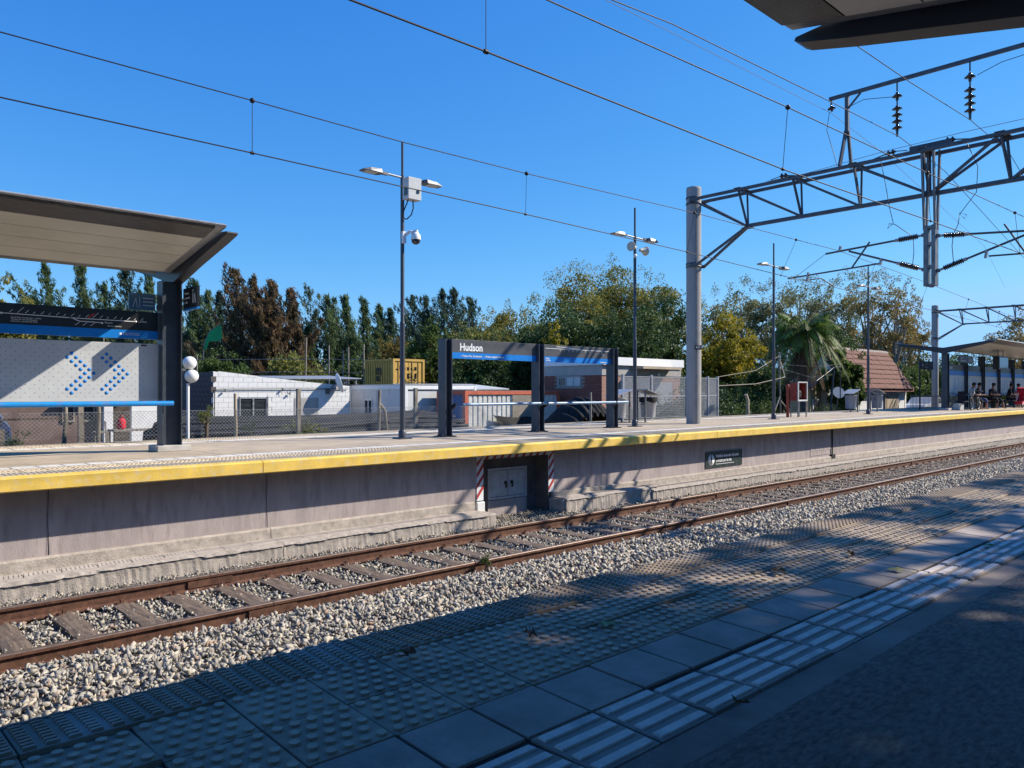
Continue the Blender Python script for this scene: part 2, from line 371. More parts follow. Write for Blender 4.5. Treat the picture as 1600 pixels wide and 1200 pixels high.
reg = [(-1.5,7,6.2,7.98,5600,.028,.055,.0),(-1.5,7,6.2,7.98,3000,.016,.028,.01),(7,15,5.9,7.98,6000,.030,.058,.0),(15,30,5.2,7.98,11000,.03,.055,0),(30,60,4.6,7.98,9000,.045,.08,0),
       (.5,8,8.12,9.72,4300,.022,.046,.0),(.5,8,8.12,9.72,3000,.012,.02,.0),(8,16,8.12,9.72,6500,.02,.044,0),(16,32,8.12,9.72,8000,.025,.042,0),(32,60,8.12,9.72,4000,.04,.07,0),
       (-3,16,3.0,5.6,7000,.03,.055,0),(.5,12,9.86,10.6,3800,.014,.032,0),(9.5,11.9,10.4,11.35,900,.016,.034,0),(12,40,9.86,10.6,4500,.02,.04,0)]
V, F, Q = stones(reg)
tag(link('ballast', npmesh('ballast', V, F, M_stone, Q)), 'grey crushed stone ballast around and between the rails', 'ballast', kind='stuff')

# ------------------------------------------------ railway tracks
def rail_mesh(y, parent, name='rail'):
    b = MB()
    prof = [(-.07,-.175),(.07,-.175),(.07,-.160),(.012,-.142),(.010,-.048),(.036,-.036),(.036,-.008),(.028,0),(-.028,0),(-.036,-.008),(-.036,-.036),(-.010,-.048),(-.012,-.142),(-.07,-.160)]
    cuts = [-30, 3.9, 15.9, 27.9, 39.9, 51.9, 160]
    for i in range(len(cuts)-1):
        b.prism([(y+p[0], p[1]) for p in prof], 'x', cuts[i]+.004, cuts[i+1]-.004)
    n = len(b.f)
    for i, f in enumerate(b.f):
        if all(b.v[k][2] > -.009 for k in f): b.m[i] = 1
    for c in cuts[1:-1]:                                   # fishplates at the joints
        for s_ in (-1, 1):
            b.box(c-.28, c+.28, y+s_*.012, y+s_*.034, -.135, -.052)
    return b.build(name, [M_rust, M_railtop], parent)
SLEEP = None
def track(ynear, yfar, label, x0, x1, first):
    t = empty('railway_track', (10, (ynear+yfar)/2, -.18), label, 'railway track')
    rail_mesh(ynear, t); rail_mesh(yfar, t)
    global SLEEP
    yc = (ynear+yfar)/2
    random.seed(3)
    if SLEEP is None:
        SLEEP = []
        for k in range(4):
            b = MB(); rr = random.Random(k)
            nx, ny = 5, 14
            P = []
            for i in range(nx):
                for j in range(ny):
                    e = (i in (0, nx-1)) or (j in (0, ny-1))
                    P.append((-.118+.236*i/(nx-1)+rr.uniform(-.005,.005), -1.36+2.72*j/(ny-1), rr.uniform(-.010,.004)-(.010 if e else 0)))
            F = [(i*ny+j,(i+1)*ny+j,(i+1)*ny+j+1,i*ny+j+1) for i in range(nx-1) for j in range(ny-1)]
            b.add(P, F); b.box(-.125,.125,-1.365,1.365,-.14,-.016)
            SLEEP.append(b.mesh('sleeper', M_wood))
    x = first
    i = 0
    clips = MB()
    while x < x1:
        o = link('sleeper', SLEEP[i % 4], t, Vector((x+random.uniform(-.02,.02), yc+random.uniform(-.04,.04), -.152)) - origin(t), (0, 0, random.uniform(-.02,.02) + (PI if i % 3 == 0 else 0)))
        for yy in (ynear, yfar):
            clips.box(x-.085, x+.085, yy-.145, yy+.145, -.166, -.158)     # base plate lies on the sleeper under the rail foot
            for s_ in (-1, 1):
                clips.box(x-.018, x+.018, yy+s_*.092-.016, yy+s_*.092+.016, -.162, -.105)
                clips.beam((x, yy+s_*.10, -.125), (x, yy+s_*.045, -.140), .03, .014)
                clips.cbox((x+s_*.05, yy+s_*.118, -.145), (.03,.03,.035))
        x += .598; i += 1
    clips.build('rail_fastening', M_rust, t, kind='stuff')
    return t
track(8.04, 9.785, 'rusty broad gauge track on timber sleepers beside the far platform', 0, 62, .445)
track(3.62, 5.365, 'second track in the cutting close under the near platform edge', -3, 30, -2.5)
# ------------------------------------------------ tile meshes (origin at tile centre on its base plane, top face at z=0)
def frustum(b, cx, cy, r0, r1, h, n=9, z0=0.0, sx=1, sy=1):
    V = [(cx+r0*sx*math.cos(t*2*PI/n), cy+r0*sy*math.sin(t*2*PI/n), z0) for t in range(n)] + [(cx+r1*sx*math.cos(t*2*PI/n), cy+r1*sy*math.sin(t*2*PI/n), z0+h) for t in range(n)]
    b.add(V, [(i, (i+1) % n, n+(i+1) % n, n+i) for i in range(n)]); b.mi = 1; b.add(V[n:], [tuple(range(n))]); b.mi = 0
def slab(b, w, d, t=.03, e=.0018):
    e = .0018
    x, y = w/2-.003, d/2-.003
    b.add([(-x,-y,-t),(x,-y,-t),(x,y,-t),(-x,y,-t),(-x,-y,-e),(x,-y,-e),(x,y,-e),(-x,y,-e),(-x+e,-y+e,0),(x-e,-y+e,0),(x-e,y-e,0),(-x+e,y-e,0)],
          [(0,1,5,4),(1,2,6,5),(2,3,7,6),(3,0,4,7),(4,5,9,8),(5,6,10,9),(6,7,11,10),(7,4,8,11),(8,9,10,11)])
def blister_mesh(m):
    b = MB(); slab(b, .3, .29)
    for r in range(5):
        nn = 5 if r % 2 == 0 else 4
        for c in range(nn):
            frustum(b, (c-(nn-1)/2)*.059, (r-2)*.0565, .0205, .0170, .0085, 10)
    return b.mesh('blister_tile', [m, M_btop if m is M_tblis else m])
def fine_mesh(m):
    b = MB(); slab(b, .6, .275, e=.003)
    for r in range(9):
        for c in range(10):
            x = -.27+.06*c; y = -.1165+.0291*r
            b.add([(x-.018,y-.0088,0),(x+.018,y-.0088,0),(x+.018,y+.0088,0),(x-.018,y+.0088,0),(x-.0165,y-.0070,.010),(x+.0165,y-.0070,.010),(x+.0165,y+.0070,.010),(x-.0165,y+.0070,.010)],
                  [(0,1,5,4),(1,2,6,5),(2,3,7,6),(3,0,4,7),(4,5,6,7)])
    return b.mesh('fine_tactile_tile', m)
def plain_mesh(m):
    b = MB(); slab(b, .292, .277, e=.004); return b.mesh('plain_tile', m)
def guide_mesh(m, m2):
    b = MB(); slab(b, .296, .286, e=.003); b.mi = 1
    for c in range(4):
        y = -.108+.072*c; x0, x1 = -.131, .131
        b.add([(x0,y-.018,0),(x1,y-.018,0),(x1,y+.018,0),(x0,y+.018,0),(x0+.002,y-.0165,.0065),(x1-.002,y-.0165,.0065),(x1-.002,y+.0165,.0065),(x0+.002,y+.0165,.0065)],
              [(0,1,5,4),(1,2,6,5),(2,3,7,6),(3,0,4,7),(4,5,6,7)])
    return b.mesh('guide_tile', [m, m2])
TB = blister_mesh(M_tblis); TF = fine_mesh(M_tfine); TP = plain_mesh(M_tplain); TG = guide_mesh(M_tguide, M_tguidel)
M_farblis = mat('sun-toned blister tile', (.56,.455,.32), .8, .12, 4, .3, 120, world=True)  # paler copy of the blister tile colour, with the sunlight put into it
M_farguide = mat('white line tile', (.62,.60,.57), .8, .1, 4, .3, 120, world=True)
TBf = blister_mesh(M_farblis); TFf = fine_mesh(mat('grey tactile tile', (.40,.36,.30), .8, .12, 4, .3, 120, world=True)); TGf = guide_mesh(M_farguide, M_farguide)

# ------------------------------------------------ near platform
S_ = .036
def nz(y): return 1.28 - S_ * (2.86 - y)
NP = empty('near_platform', (0, 0, 1.1), kind='structure')
b = MB()   # body under the tiles and the paved slab behind; section across the platform
b.prism([(2.80,-.5),(2.80,1.20),(2.88,1.20),(2.88,1.262),(2.846,nz(2.846)-.006),(2.84,nz(2.84)-.022),(1.425,nz(1.425)-.022),(1.425,-.5)], 'x', -12, 90)
b.build('edge_beam', M_concl, NP)
b = MB(); b.prism([(2.84,nz(2.84)-.022),(2.84,nz(2.84)-.010),(1.43,nz(1.43)-.010),(1.43,nz(1.43)-.022)], 'x', -12, 90); b.build('joint_filler', M_joint, NP)
b = MB(); b.prism([(1.425,.9),(1.425,nz(1.425)-.001),(1.30,nz(1.30)-.002),(1.30,.9)], 'x', -12, 90); b.build('concrete_strip', M_strip, NP)
cuts = [-12, -7.05, -1.05, 4.95, 10.95, 16.95, 22.95, 34.95, 52, 90]
for i in range(len(cuts)-1):
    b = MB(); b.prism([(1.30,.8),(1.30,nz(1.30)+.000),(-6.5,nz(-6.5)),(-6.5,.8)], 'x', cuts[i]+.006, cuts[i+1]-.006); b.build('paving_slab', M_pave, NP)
tilt = math.atan(S_)
rt = random.Random(11)
def lay(me, name, x0, step, y, xmax, root, zf, tl, jit=.0015, cap=300):
    x = x0; k = 0
    while x < xmax and k < cap:
        link(name, me, root, Vector((x, y, zf(y, x)+rt.uniform(-jit, jit))) - origin(root), (tl+rt.uniform(-.003,.003), rt.uniform(-.003,.003), PI if rt.random() < .5 and name != 'plain_tile' else 0)); x += step; k += 1
zn = lambda y, x: nz(y)
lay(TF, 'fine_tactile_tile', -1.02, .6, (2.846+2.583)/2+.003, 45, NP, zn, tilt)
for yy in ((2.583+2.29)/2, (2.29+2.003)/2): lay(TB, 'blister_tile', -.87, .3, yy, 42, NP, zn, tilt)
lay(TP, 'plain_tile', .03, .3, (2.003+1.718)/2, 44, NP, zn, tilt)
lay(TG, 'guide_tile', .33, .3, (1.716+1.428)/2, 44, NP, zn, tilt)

# fallen leaves on the near platform
def leafshape(seed, s, dry):
    r = random.Random(seed); n = 10; V = [(0,0,.012+.01*dry)]
    for i in range(n):
        a = i*2*PI/n; rr = s*(1 if i % 2 == 0 else .55)*r.uniform(.8,1.15)
        V.append((rr*math.cos(a), rr*.8*math.sin(a), .012 + dry*r.uniform(0,.035) + (.0 if dry else r.uniform(0,.008))))
    b = MB(); b.add(V, [(0,i+1,(i+1) % n+1) for i in range(n)])
    b.tube([(0,0,.012),(s*1.0,-s*.5,.010),(s*1.7,-s*.9,.006+.02*dry)], .0015, 4)
    return b
for i, (x, y, s, d, lb) in enumerate([(2.69,2.246,.055,0,'flat pale green fallen leaf on the blister tiles'),
      (2.314,2.358,.042,1,'curled brown dead leaf near the joint of the blister tiles'),
      (1.782,2.491,.035,1,'small curled brown leaf with a long stalk nearest the left of the blister tiles'),
      (4.192,2.212,.060,1,'curled dark dead leaf lying in the dappled part of the blister tiles'),
      (4.841,1.80,.060,0,'flat yellow fallen leaf on the plain paving tiles'),
      (4.967,2.121,.040,1,'small dark leaf at the edge between blister and plain tiles'),
      (2.385,1.395,.034,1,'curled brown leaf on the concrete strip beside the guide tiles'),
      (6.098,1.649,.055,0,'green leaf lying on the far end of the guide tiles')]):
    bb = leafshape(i, s, d)
    col = {4: leafmat('yellow fallen leaf', [(.45,.38,.06),(.5,.42,.1)], .2), 0: leafmat('pale green fallen leaf', [(.22,.28,.10),(.26,.32,.13)], .2), 7: leafmat('green fallen leaf', [(.07,.14,.03),(.1,.18,.05)], .2)}.get(i, L_dry)
    o = link('fallen_leaf', bb.mesh('fallen_leaf', col)); o.location = (x, y, nz(y)+.002); o.rotation_euler = (0,0,i*1.3)
    tag(o, lb, 'leaf', 'fallen leaves on the near platform')

# ------------------------------------------------ far platform
FP = empty('far_platform', (10, 13.6, -.2), kind='structure')
def xlift(b):
    b.v = [(p[0], p[1], p[2]+(lift(p[0]) if p[2] > .9 else 0)) for p in b.v]; return b
XS = [-30,-7,5,17,29.2,41,53,65,90]
for i in range(len(XS)-1):
    a, c = XS[i]+.006, XS[i+1]-.006
    sec = [(10.615,1.135),(10.60,1.15),(10.60,1.295),(10.625,1.318),(10.745,1.320),(10.745,1.13)]
    b = xlift(MB().prism(sec, 'x', a, c)); b.build('yellow_edge_slab', M_yellow, FP)
    b = xlift(MB().prism([(10.745,1.125),(10.745,1.297),(16.60,1.297),(16.60,1.05),(11.3,1.05),(11.0,1.125)], 'x', a+.001, c-.001)); b.build('deck_beam', M_joint if False else M_conc, FP)
    for (y0, y1) in ((11.945,15.38),):
        nsl = 4; wdt = (c-a)/nsl
        for k in range(nsl):
            b = xlift(MB().box(a+k*wdt+.004, a+(k+1)*wdt-.004, y0, y1, 1.2975, 1.319)); b.build('paving_slab', M_conc, FP)
zfar = lambda y, x: 1.320 + lift(x)
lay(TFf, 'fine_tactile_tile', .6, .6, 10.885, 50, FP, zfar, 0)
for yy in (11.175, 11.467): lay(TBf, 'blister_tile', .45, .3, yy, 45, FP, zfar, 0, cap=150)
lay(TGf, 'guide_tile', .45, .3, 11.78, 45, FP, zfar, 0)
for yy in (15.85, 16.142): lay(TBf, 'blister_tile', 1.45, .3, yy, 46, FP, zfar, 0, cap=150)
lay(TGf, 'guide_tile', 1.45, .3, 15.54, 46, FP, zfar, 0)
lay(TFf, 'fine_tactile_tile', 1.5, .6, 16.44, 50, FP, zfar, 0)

# platform wall in panels, with the alcove at X 9.6 .. 11.37
def wallpan(x0, x1, z0=.25, z1=1.12):
    MB().box(x0+.0025, x1-.0025, 11.05, 11.3, z0, z1+ (lift(x0) if z1 > 1 else 0)).build('wall_panel', M_wall, FP)
for a, c in ((-30,-7),(-7,2.35),(2.35,5.25),(5.25,9.6),(11.37,17.02),(17.02,22.9),(22.9,29.1),(29.1,35.2),(35.2,41.3),(41.3,60),(60,90)): wallpan(a, c)
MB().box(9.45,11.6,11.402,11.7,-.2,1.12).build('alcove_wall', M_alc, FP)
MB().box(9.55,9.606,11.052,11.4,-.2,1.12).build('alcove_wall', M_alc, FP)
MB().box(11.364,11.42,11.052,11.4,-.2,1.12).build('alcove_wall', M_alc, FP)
MB().box(-30,90,11.71,16.55,-.4,1.045).build('platform_core', M_wall, FP)
# stepped footing with a broken, bumpy edge
def footing(x0, x1, seed, zt=.10, y0=10.56):
    r = random.Random(seed); b = MB()
    b.prism([(11.06,-.3),(11.06,.262),(11.0,.256),(10.985,.24),(10.98,zt-.02),(10.98,-.3)], 'x', x0, x1)
    n = max(2, int((x1-x0)/.045)); P = []
    yo = 0; lip = 0
    for i in range(n+1):
        x = x0+(x1-x0)*i/n
        if r.random() < .10: yo = r.uniform(-.012,.016); lip = r.uniform(-.02,.016)
        j = yo + r.uniform(-.006,.010)
        zl = zt-.038+lip+r.uniform(-.005,.005)
        P += [(x,10.985,zt+.004),(x,y0+.10,zt-.004+r.uniform(-.003,.003)),(x,y0+.01+j*.5,zt-.010+r.uniform(-.004,.004)),(x,y0-.004+j*.5,zl),(x,y0+.014,zl+.004),(x,y0+.018+r.uniform(-.006,.006),zt-.10),(x,y0+.012+r.uniform(-.006,.006),-.32)]
    k = 7
    b.add(P, [(i*k+j,(i+1)*k+j,(i+1)*k+j+1,i*k+j+1) for i in range(n) for j in range(k-1)])
    b.box(x0, x0+.02, y0+.02, 10.985, -.3, zt-.012); b.box(x1-.02, x1, y0+.02, 10.985, -.3, zt-.012)
    return b.build('footing', M_foot, FP)
segs = [(-30,-2),(-2,1.2),(1.21,5.3),(5.31,9.35),(11.46,14.3),(14.31,20.0),(20.01,29),(29.01,44),(44.01,90)]
for i, (a, c) in enumerate(segs): footing(a, c, i, .10 if i != 4 else .16, 10.56 if i != 4 else 10.60)
# ribbed tread tiles along the footing
ribm = MB()
slab(ribm, .4, .19, e=.003)
for k in range(8): ribm.beam((-.175+.05*k-.012,-.085,.002), (-.175+.05*k+.018,.085,.002), .018, .007)
ribm = ribm.mesh('tread_tile', mat('tread tile', (.50,.44,.39), .9, .12, 5, .4, 90, world=True))
x = -1.0
while x < 30:
    if not (9.0 < x < 12.2): link('tread_tile', ribm, FP, Vector((x, 10.78, .112 if not 11.7 < x < 14.4 else .172)) - origin(FP), (0, 0, 0))
    x += .405
# kerb blocks at the alcove mouth
MB().box(9.36,9.545,10.60,11.0,-.25,.075).build('kerb_block', M_foot, FP, bevel=.03)
MB().box(9.40,9.60,10.985,11.045,-.1,.245).build('kerb_block', M_limewash, FP, bevel=.02)
MB().box(11.40,11.95,10.66,11.048,-.25,.14).build('kerb_block', M_foot, FP)

# hazard stripes round the alcove
HZ = empty('hazard_border', (10.48, 11.04, .26), 'red and white striped border framing the alcove in the far platform wall', 'warning stripes')
def stripe_strip(x0, x1, z0, z1, vertical):
    b = MB().box(x0, x1, 11.036, 11.046, z0, z1); b.build('border_board', M_white, HZ)
    Ln = (z1-z0) if vertical else (x1-x0); w = (x1-x0) if vertical else (z1-z0)
    k = 0; step = .205 if vertical else .195; a = .02
    while a < Ln - .02:
        if vertical:
            p = [(x0, z0+a), (x1, min(z1, z0+a+w*1.25)), (x1, min(z1, z0+a+w*1.25+.085)), (x0, min(z1, z0+a+.085))]
        else:
            p = [(x0+a, z0), (x0+a+.07, z0), (min(x1, x0+a+.07+w*.9), z1), (min(x1, x0+a+w*.9), z1)]
        MB().prism(p, 'y', 11.031, 11.0355).build('stripe', M_redb, HZ); a += step
stripe_strip(9.435, 9.600, .262, 1.105, True); stripe_strip(11.37, 11.522, .262, 1.12, True); stripe_strip(9.61, 11.36, 1.035, 1.118, False)
# cabinet door in the alcove
CB = empty('access_hatch', (10.55, 11.39, .17), 'grey double leaf metal hatch with blackened handles inside the striped alcove', 'hatch')
M_hatch = mat('grey enamelled hatch', (.52,.52,.53), .5, .08, 6, dirt=((.22,.20,.19), .5, 9))
b = MB(); x0, x1, z0, z1 = 10.02, 11.08, .18, .80
b.box(x0,x1,11.375,11.402,z0,z0+.045).box(x0,x1,11.375,11.402,z1-.045,z1).box(x0,x0+.045,11.375,11.402,z0+.045,z1-.045).box(x1-.045,x1,11.375,11.402,z0+.045,z1-.045)
b.build('hatch_frame', M_hatch, CB)
for s_, (a, c) in enumerate(((x0+.055,(x0+x1)/2-.008),((x0+x1)/2+.008,x1-.055))):
    b = MB().box(a,c,11.381,11.395,z0+.055,z1-.055); b.box(a+.03,c-.03,11.376,11.381,z0+.09,z0+.10).box(a+.03,c-.03,11.376,11.381,z1-.10,z1-.09).box(a+.03,a+.04,11.376,11.381,z0+.10,z1-.10).box(c-.04,c-.03,11.376,11.381,z0+.10,z1-.10)
    d = b.build('hatch_leaf', M_hatch, CB)
    hx = (x0+x1)/2+(-.07 if s_ == 0 else .10)
    MB().lathe([(0,0),(.035,.002),(.035,.018),(.012,.03),(0,.03)], (hx,11.378,.50), 10, (0,-1,0)).box(hx-.012,hx+.012,11.34,11.36,.40,.50).build('handle', M_joint, d)
MB().box(10.02,11.08,11.383,11.4025,-.15,.165).build('alcove_plinth', M_wall, FP)

# wall sign
WS = empty('wall_sign', (18.03, 11.03, .34), 'dark green no stepping down sign on the far platform wall', 'sign')
M_wsg = mat('dark green sign print', (.022,.038,.035), .5, .3, 20, .2, 60, dirt=((.20,.22,.21), .35, 14))
WB = MB().box(17.14,18.92,11.030,11.046,.345,.758).build('sign_board', M_wsg, WS)
MB().lathe([(.0,0),(.145,.0005),(.145,.004),(0,.004)], (17.40,11.030,.55), 28, (0,-1,0)).build('roundel', M_whites, WB)
b = MB(); b.prism([(17.375,.50),(17.425,.50),(17.425,.62),(17.40,.66),(17.375,.62)], 'y', 11.022, 11.0255); b.lathe([(0,0),(.026,0),(.026,.003),(0,.003)], (17.40,11.0255,.665), 12, (0,-1,0)); b.prism([(17.36,.45),(17.38,.45),(17.395,.51),(17.375,.51)], 'y', 11.022,11.0255); b.prism([(17.42,.45),(17.44,.45),(17.425,.51),(17.405,.51)], 'y', 11.022,11.0255)
b.build('walking_figure', M_black, WB)
text('lettering', 'Prohibido descender del andén', .108, (17.62,11.0285,.605), M_whites, WB, bold=.0025, sx=.82)
text('lettering', 'y circular por las vías', .108, (17.62,11.0285,.485), M_whites, WB, bold=.0025, sx=.82)
MB().box(17.62,18.5,11.0275,11.0295,.425,.437).build('underline', M_whites, WB)

# patched blockwork and drain pipe on the wall
PW = empty('blockwork_patch', (23.65, 11.04, .33), 'square patch of bare concrete blocks let into the far platform wall', 'wall patch')
for r_ in range(5):
    for c_ in range(5):
        xa = 22.96+c_*.29+(.14 if r_ % 2 else 0)-.14; xb = xa+.28
        xa = max(xa, 22.95); xb = min(xb, 24.32)
        if xb-xa > .05: MB().box(xa,xb,11.040,11.054,.33+r_*.145,.33+r_*.145+.137).build('block', M_wall, PW)
dp = MB().tube([(24.40,11.02,1.13),(24.40,11.02,.30)], .022, 8); dp.box(24.28,24.52,10.97,11.045,.19,.31)
dp.place('drain_pipe', M_joint, label='thin black drain pipe ending in a box on the far platform wall', cat='pipe')
for x_ in (2.35, 5.25): MB().tube([(x_+.03,11.048,.27),(x_+.015,11.048,.7),(x_+.025,11.048,1.1)], .004, 5).build('crack_seal', M_joint, FP)
# ------------------------------------------------ overhead line gantries
def disc_stack(b, p, q, n, r0, r1, seg=12):
    # ribbed insulator from p to q
    p = Vector(p); q = Vector(q); L = (q-p).length; prof = [(r0, 0)]
    for i in range(n):
        a = (i+.15)/n*L; c = (i+.55)/n*L; d = (i+.95)/n*L
        prof += [(r0, a), (r1, c), (r0*1.05, min(L, c+.012)), (r0, d)]
    prof.append((r0, L)); b.lathe(prof, p, seg, (q-p))
def gantry(X, dy, z0, label, group, plate=True, details=True):
    Y0 = 13.42 + dy
    G = empty('catenary_gantry', (X, Y0, z0), label, 'gantry', group)
    for (yy, zb) in ((Y0, z0), (Y0-13.6, .3)):
        prof = [(.225, zb-.02), (.225, 8.50), (.215, 8.56), (.12, 8.58), (0, 8.58)]
        b = MB(); b.lathe([(r, z) for r, z in prof], (X, yy, 0), 28); b.build('pillar', M_pillar, G)
        b = MB()
        for zz in (6.10, 6.19, 8.02, 8.20): b.lathe([(.232,zz),(.240,zz+.005),(.240,zz+.055),(.232,zz+.06)], (X,yy,0), 24)
        for s_ in (-1,1):
            b.beam((X+s_*.19, yy-.02, 6.15), (X+s_*.24, yy-.25, 6.15), .05, .10); b.beam((X+s_*.25, yy, 8.13), (X+s_*.25, yy-.34, 8.13), .05, .09)
        b.build('pillar_clamp', M_gantry, G)
        b = MB(); b.tube([(X-.14,yy-.19,zb),(X-.14,yy-.19,8.0)], .012, 5); b.build('earth_wire', M_galv, G)
    if details:
        pl = MB().cbox((X-.10, Y0-.225, 3.66), (.24,.012,.13), rz=R(-24)).build('number_plate', M_steeld, G)
        text('lettering', '4 / 37 - 16', .085, (X-.185, Y0-.205, 3.635), M_whites, pl, rz=R(-24), sx=.62, bold=.002)
    zt, zb_ = 8.14, 7.11
    for s_ in (-1, 1):
        b = MB().beam((X+s_*.25, Y0-.1, zt), (X+s_*.25, Y0-13.5, zt), .08); b.build('top_chord', M_gantry, G)
    MB().beam((X, 11.62+dy, zb_), (X, 1.78+dy, zb_), .095).build('bottom_chord', M_gantry, G)
    tops = [11.75,10.10,8.45,6.80,5.15,3.50,1.90]; bots = [11.60,9.97,8.38,6.72,5.02,3.40,1.78]
    for i, (t, c) in enumerate(zip(tops, bots)):
        for s_ in (-1, 1):
            MB().beam((X+s_*.24, t+dy, zt-.02), (X+s_*.03, c+dy, zb_+.03), .05).build('upright', M_gantry, G)
            if i < 3: MB().beam((X+s_*.24, t-.05+dy, zt-.03), (X+s_*.03, bots[i+1]+.06+dy, zb_+.04), .058).build('diagonal', M_gantry, G)
            elif i < 6: MB().beam((X+s_*.24, tops[i+1]+.05+dy, zt-.03), (X+s_*.03, c-.06+dy, zb_+.04), .058).build('diagonal', M_gantry, G)
        b = MB().box(X-.32, X+.32, t-.09+dy, t+.12+dy, zt+.042, zt+.056); b.build('gusset', M_gantry, G)
    for s_ in (-1, 1):
        MB().beam((X+s_*.24, Y0-.18, zt-.06), (X+s_*.03, 11.66+dy, zb_+.02), .065).build('diagonal', M_gantry, G)
        MB().beam((X+s_*.22, Y0-.24, 6.15), (X+s_*.03, 11.60+dy, zb_-.02), .065).build('brace', M_gantry, G)
        MB().beam((X+s_*.22, Y0-13.36, 6.15), (X+s_*.03, 1.80+dy, zb_-.02), .065).build('brace', M_gantry, G)
    MB().box(X-.12, X+.12, 11.46+dy, 11.74+dy, zb_-.07, zb_-.05).build('gusset', M_gantry, G)
    # drop post between the tracks
    D = MB()
    yc = 6.70+dy
    for s_ in (-1, 1):
        D.box(X-.11, X+.11, yc+s_*.088-.046, yc+s_*.088+.046, 4.88, 6.35)
        for q in (-1, 1): D.beam((X+q*.22, yc+s_*.13, 8.2), (X+q*.075, yc+s_*.12, 6.25), .07, .05)
    for zz in (4.89, 5.35, 5.9, 6.3): D.box(X-.105, X+.105, yc-.041, yc+.041, zz-.035, zz+.035)
    D.build('drop_post', M_galv, G)
    if not details: return G
    # frame on top that carries the feeder insulators
    T = MB().beam((X, 9.20, 10.10), (X, 1.4, 10.10), .07, .09); T.build('feeder_beam', M_gantry, G)
    for yy in (8.73, 3.6):
        T = MB().beam((X, yy, 10.06), (X, yy, 9.1), .09)
        T.beam((X-.02, yy+.02, 9.15), (X-.22, yy+.10, 8.2), .07).beam((X+.02, yy-.02, 9.15), (X+.22, yy-.02, 8.2), .07).beam((X, yy, 9.7), (X, yy-.35, 10.05), .04); T.build('feeder_post', M_gantry, G)
    for yy in (7.48, 5.85):
        I = MB().beam((X, yy, 10.06), (X, yy, 9.83), .03); disc_stack(I, (X,yy,9.80), (X,yy,9.60), 1, .035, .125); I.tube([(X,yy,9.62),(X,yy,9.46)], .018, 6)
        disc_stack(I, (X,yy,9.47), (X,yy,8.83), 4, .035, .125); I.tube([(X,yy,8.86),(X,yy,8.70)], .03, 6)
        I.build('insulator', M_insul, G)
    I = MB().beam((X, 9.15, 10.06), (X, 9.15, 9.9), .03); disc_stack(I, (X,9.15,9.92), (X,9.13,9.76), 1, .03, .11); I.build('insulator', M_insul, G)
    # strain insulators and clamps lying on the top chords
    for yy, s_ in ((10.35,1),(7.72,-1),(6.15,1)):
        I = MB(); p = Vector((X-.05, yy, zt+.16)); disc_stack(I, p, p+Vector((0, s_*.22, .02)), 2, .03, .085, 10); I.tube([p-Vector((0,s_*.3,.06)), p], .016, 5); I.tube([p+Vector((0,s_*.22,.02)), p+Vector((0,s_*.5,-.02))], .012, 5)
        I.build('insulator', M_insul, G)
    MB().beam((X-.1, 7.15, zt+.14), (X-.1, 6.2, zt+.14), .05, .10).beam((X+.1,7.3,zt+.1),(X+.1,6.6,zt+.16),.07).build('tensioning_bracket', M_gantry, G)
    c = MB(); c.tube([(X,11.0,zt+.14),(X,9.9,zt+.12),(X,7.9,zt+.25),(X,6.0,zt+.30),(X,3,zt+.3)], .007, 4); c.build('jumper_cable', M_alu, G)
    for pts in ([(X,9.2,9.76),(X+.02,9.28,9.3),(X,9.1,8.7),(X,9.0,8.3)], [(X-.12,7.85,8.25),(X-.14,7.72,7.6),(X-.16,7.60,6.9),(X-.14,7.52,6.52),(X-.14,7.66,6.40),(X-.14,7.62,6.52),(X-.14,7.48,6.48),(X-.12,7.3,6.32),(X,7.1,6.14),(X-.02,7.08,5.75),(X,7.12,5.42)],
                [(X+.12,5.95,8.2),(X+.12,5.72,7.6),(X+.12,5.75,7.0),(X+.12,6.1,6.55),(X+.12,6.0,6.42),(X+.12,5.95,6.5),(X+.12,6.1,6.58),(X+.12,6.14,6.3),(X,6.2,6.08),(X+.02,6.24,5.8),(X,6.2,5.38)], [(X,8.73,9.75),(X,8.3,9.85),(X,7.6,9.72)], [(X,5.7,9.7),(X,5.2,9.85),(X,4.4,9.9)]):
        c = MB().tube(pts, .0085, 4); c.build('jumper_cable', M_wire, G)
    # cantilevers
    def cantilever(P):
        C_ = empty('cantilever_arm', (X, P['root'][0], P['root'][1]), P['label'], 'cantilever', 'cantilever arms on the drop post')
        Cc = MB()
        for (ya, za, yb, zb2) in (P['top'], P['dia']):
            a = Vector((X, ya, za)); q = Vector((X, yb, zb2)); d = (q-a).normalized()
            i0 = a+d*.13; i1 = a+d*.58
            I = MB(); disc_stack(I, i0, i1, 11, .038, .072, 10); I.build('rod_insulator', M_insul, C_)
            f = MB(); f.tube([a-d*.02, i0], .03, 7); f.tube([i1, i1+d*.09], .042, 8); f.build('end_fitting', M_galvl, C_)
            MB().tube([i1+d*.07, q], .026, 8).build('cantilever_tube', M_gantry, C_)
            Cc.lathe([(.05,-.04),(.06,0),(.05,.04)], (X, ya, za), 8, (0,0,1))
        Cc.build('hinge', M_galv, C_)
        for (w_, pts) in P['bits']: MB().tube([(X, y, z) for y, z in pts], w_, 6).build('registration_tube', M_gantry, C_)
        for (y, z, h) in P['drops']: MB().beam((X, y, z+h/2), (X, y+.03, z-h/2), .07, .05).build('bracket', M_galvl, C_)
        MB().tube([(X,)+p for p in P['wire']], .006, 4).build('stay_wire', M_wire, C_)
        s = MB(); s.tube([(X+.02,)+P['steady'][0], (X+.25,)+P['steady'][1], (X+.75,)+P['steady'][2]], .016, 6); s.build('steady_arm', M_gantry, C_)
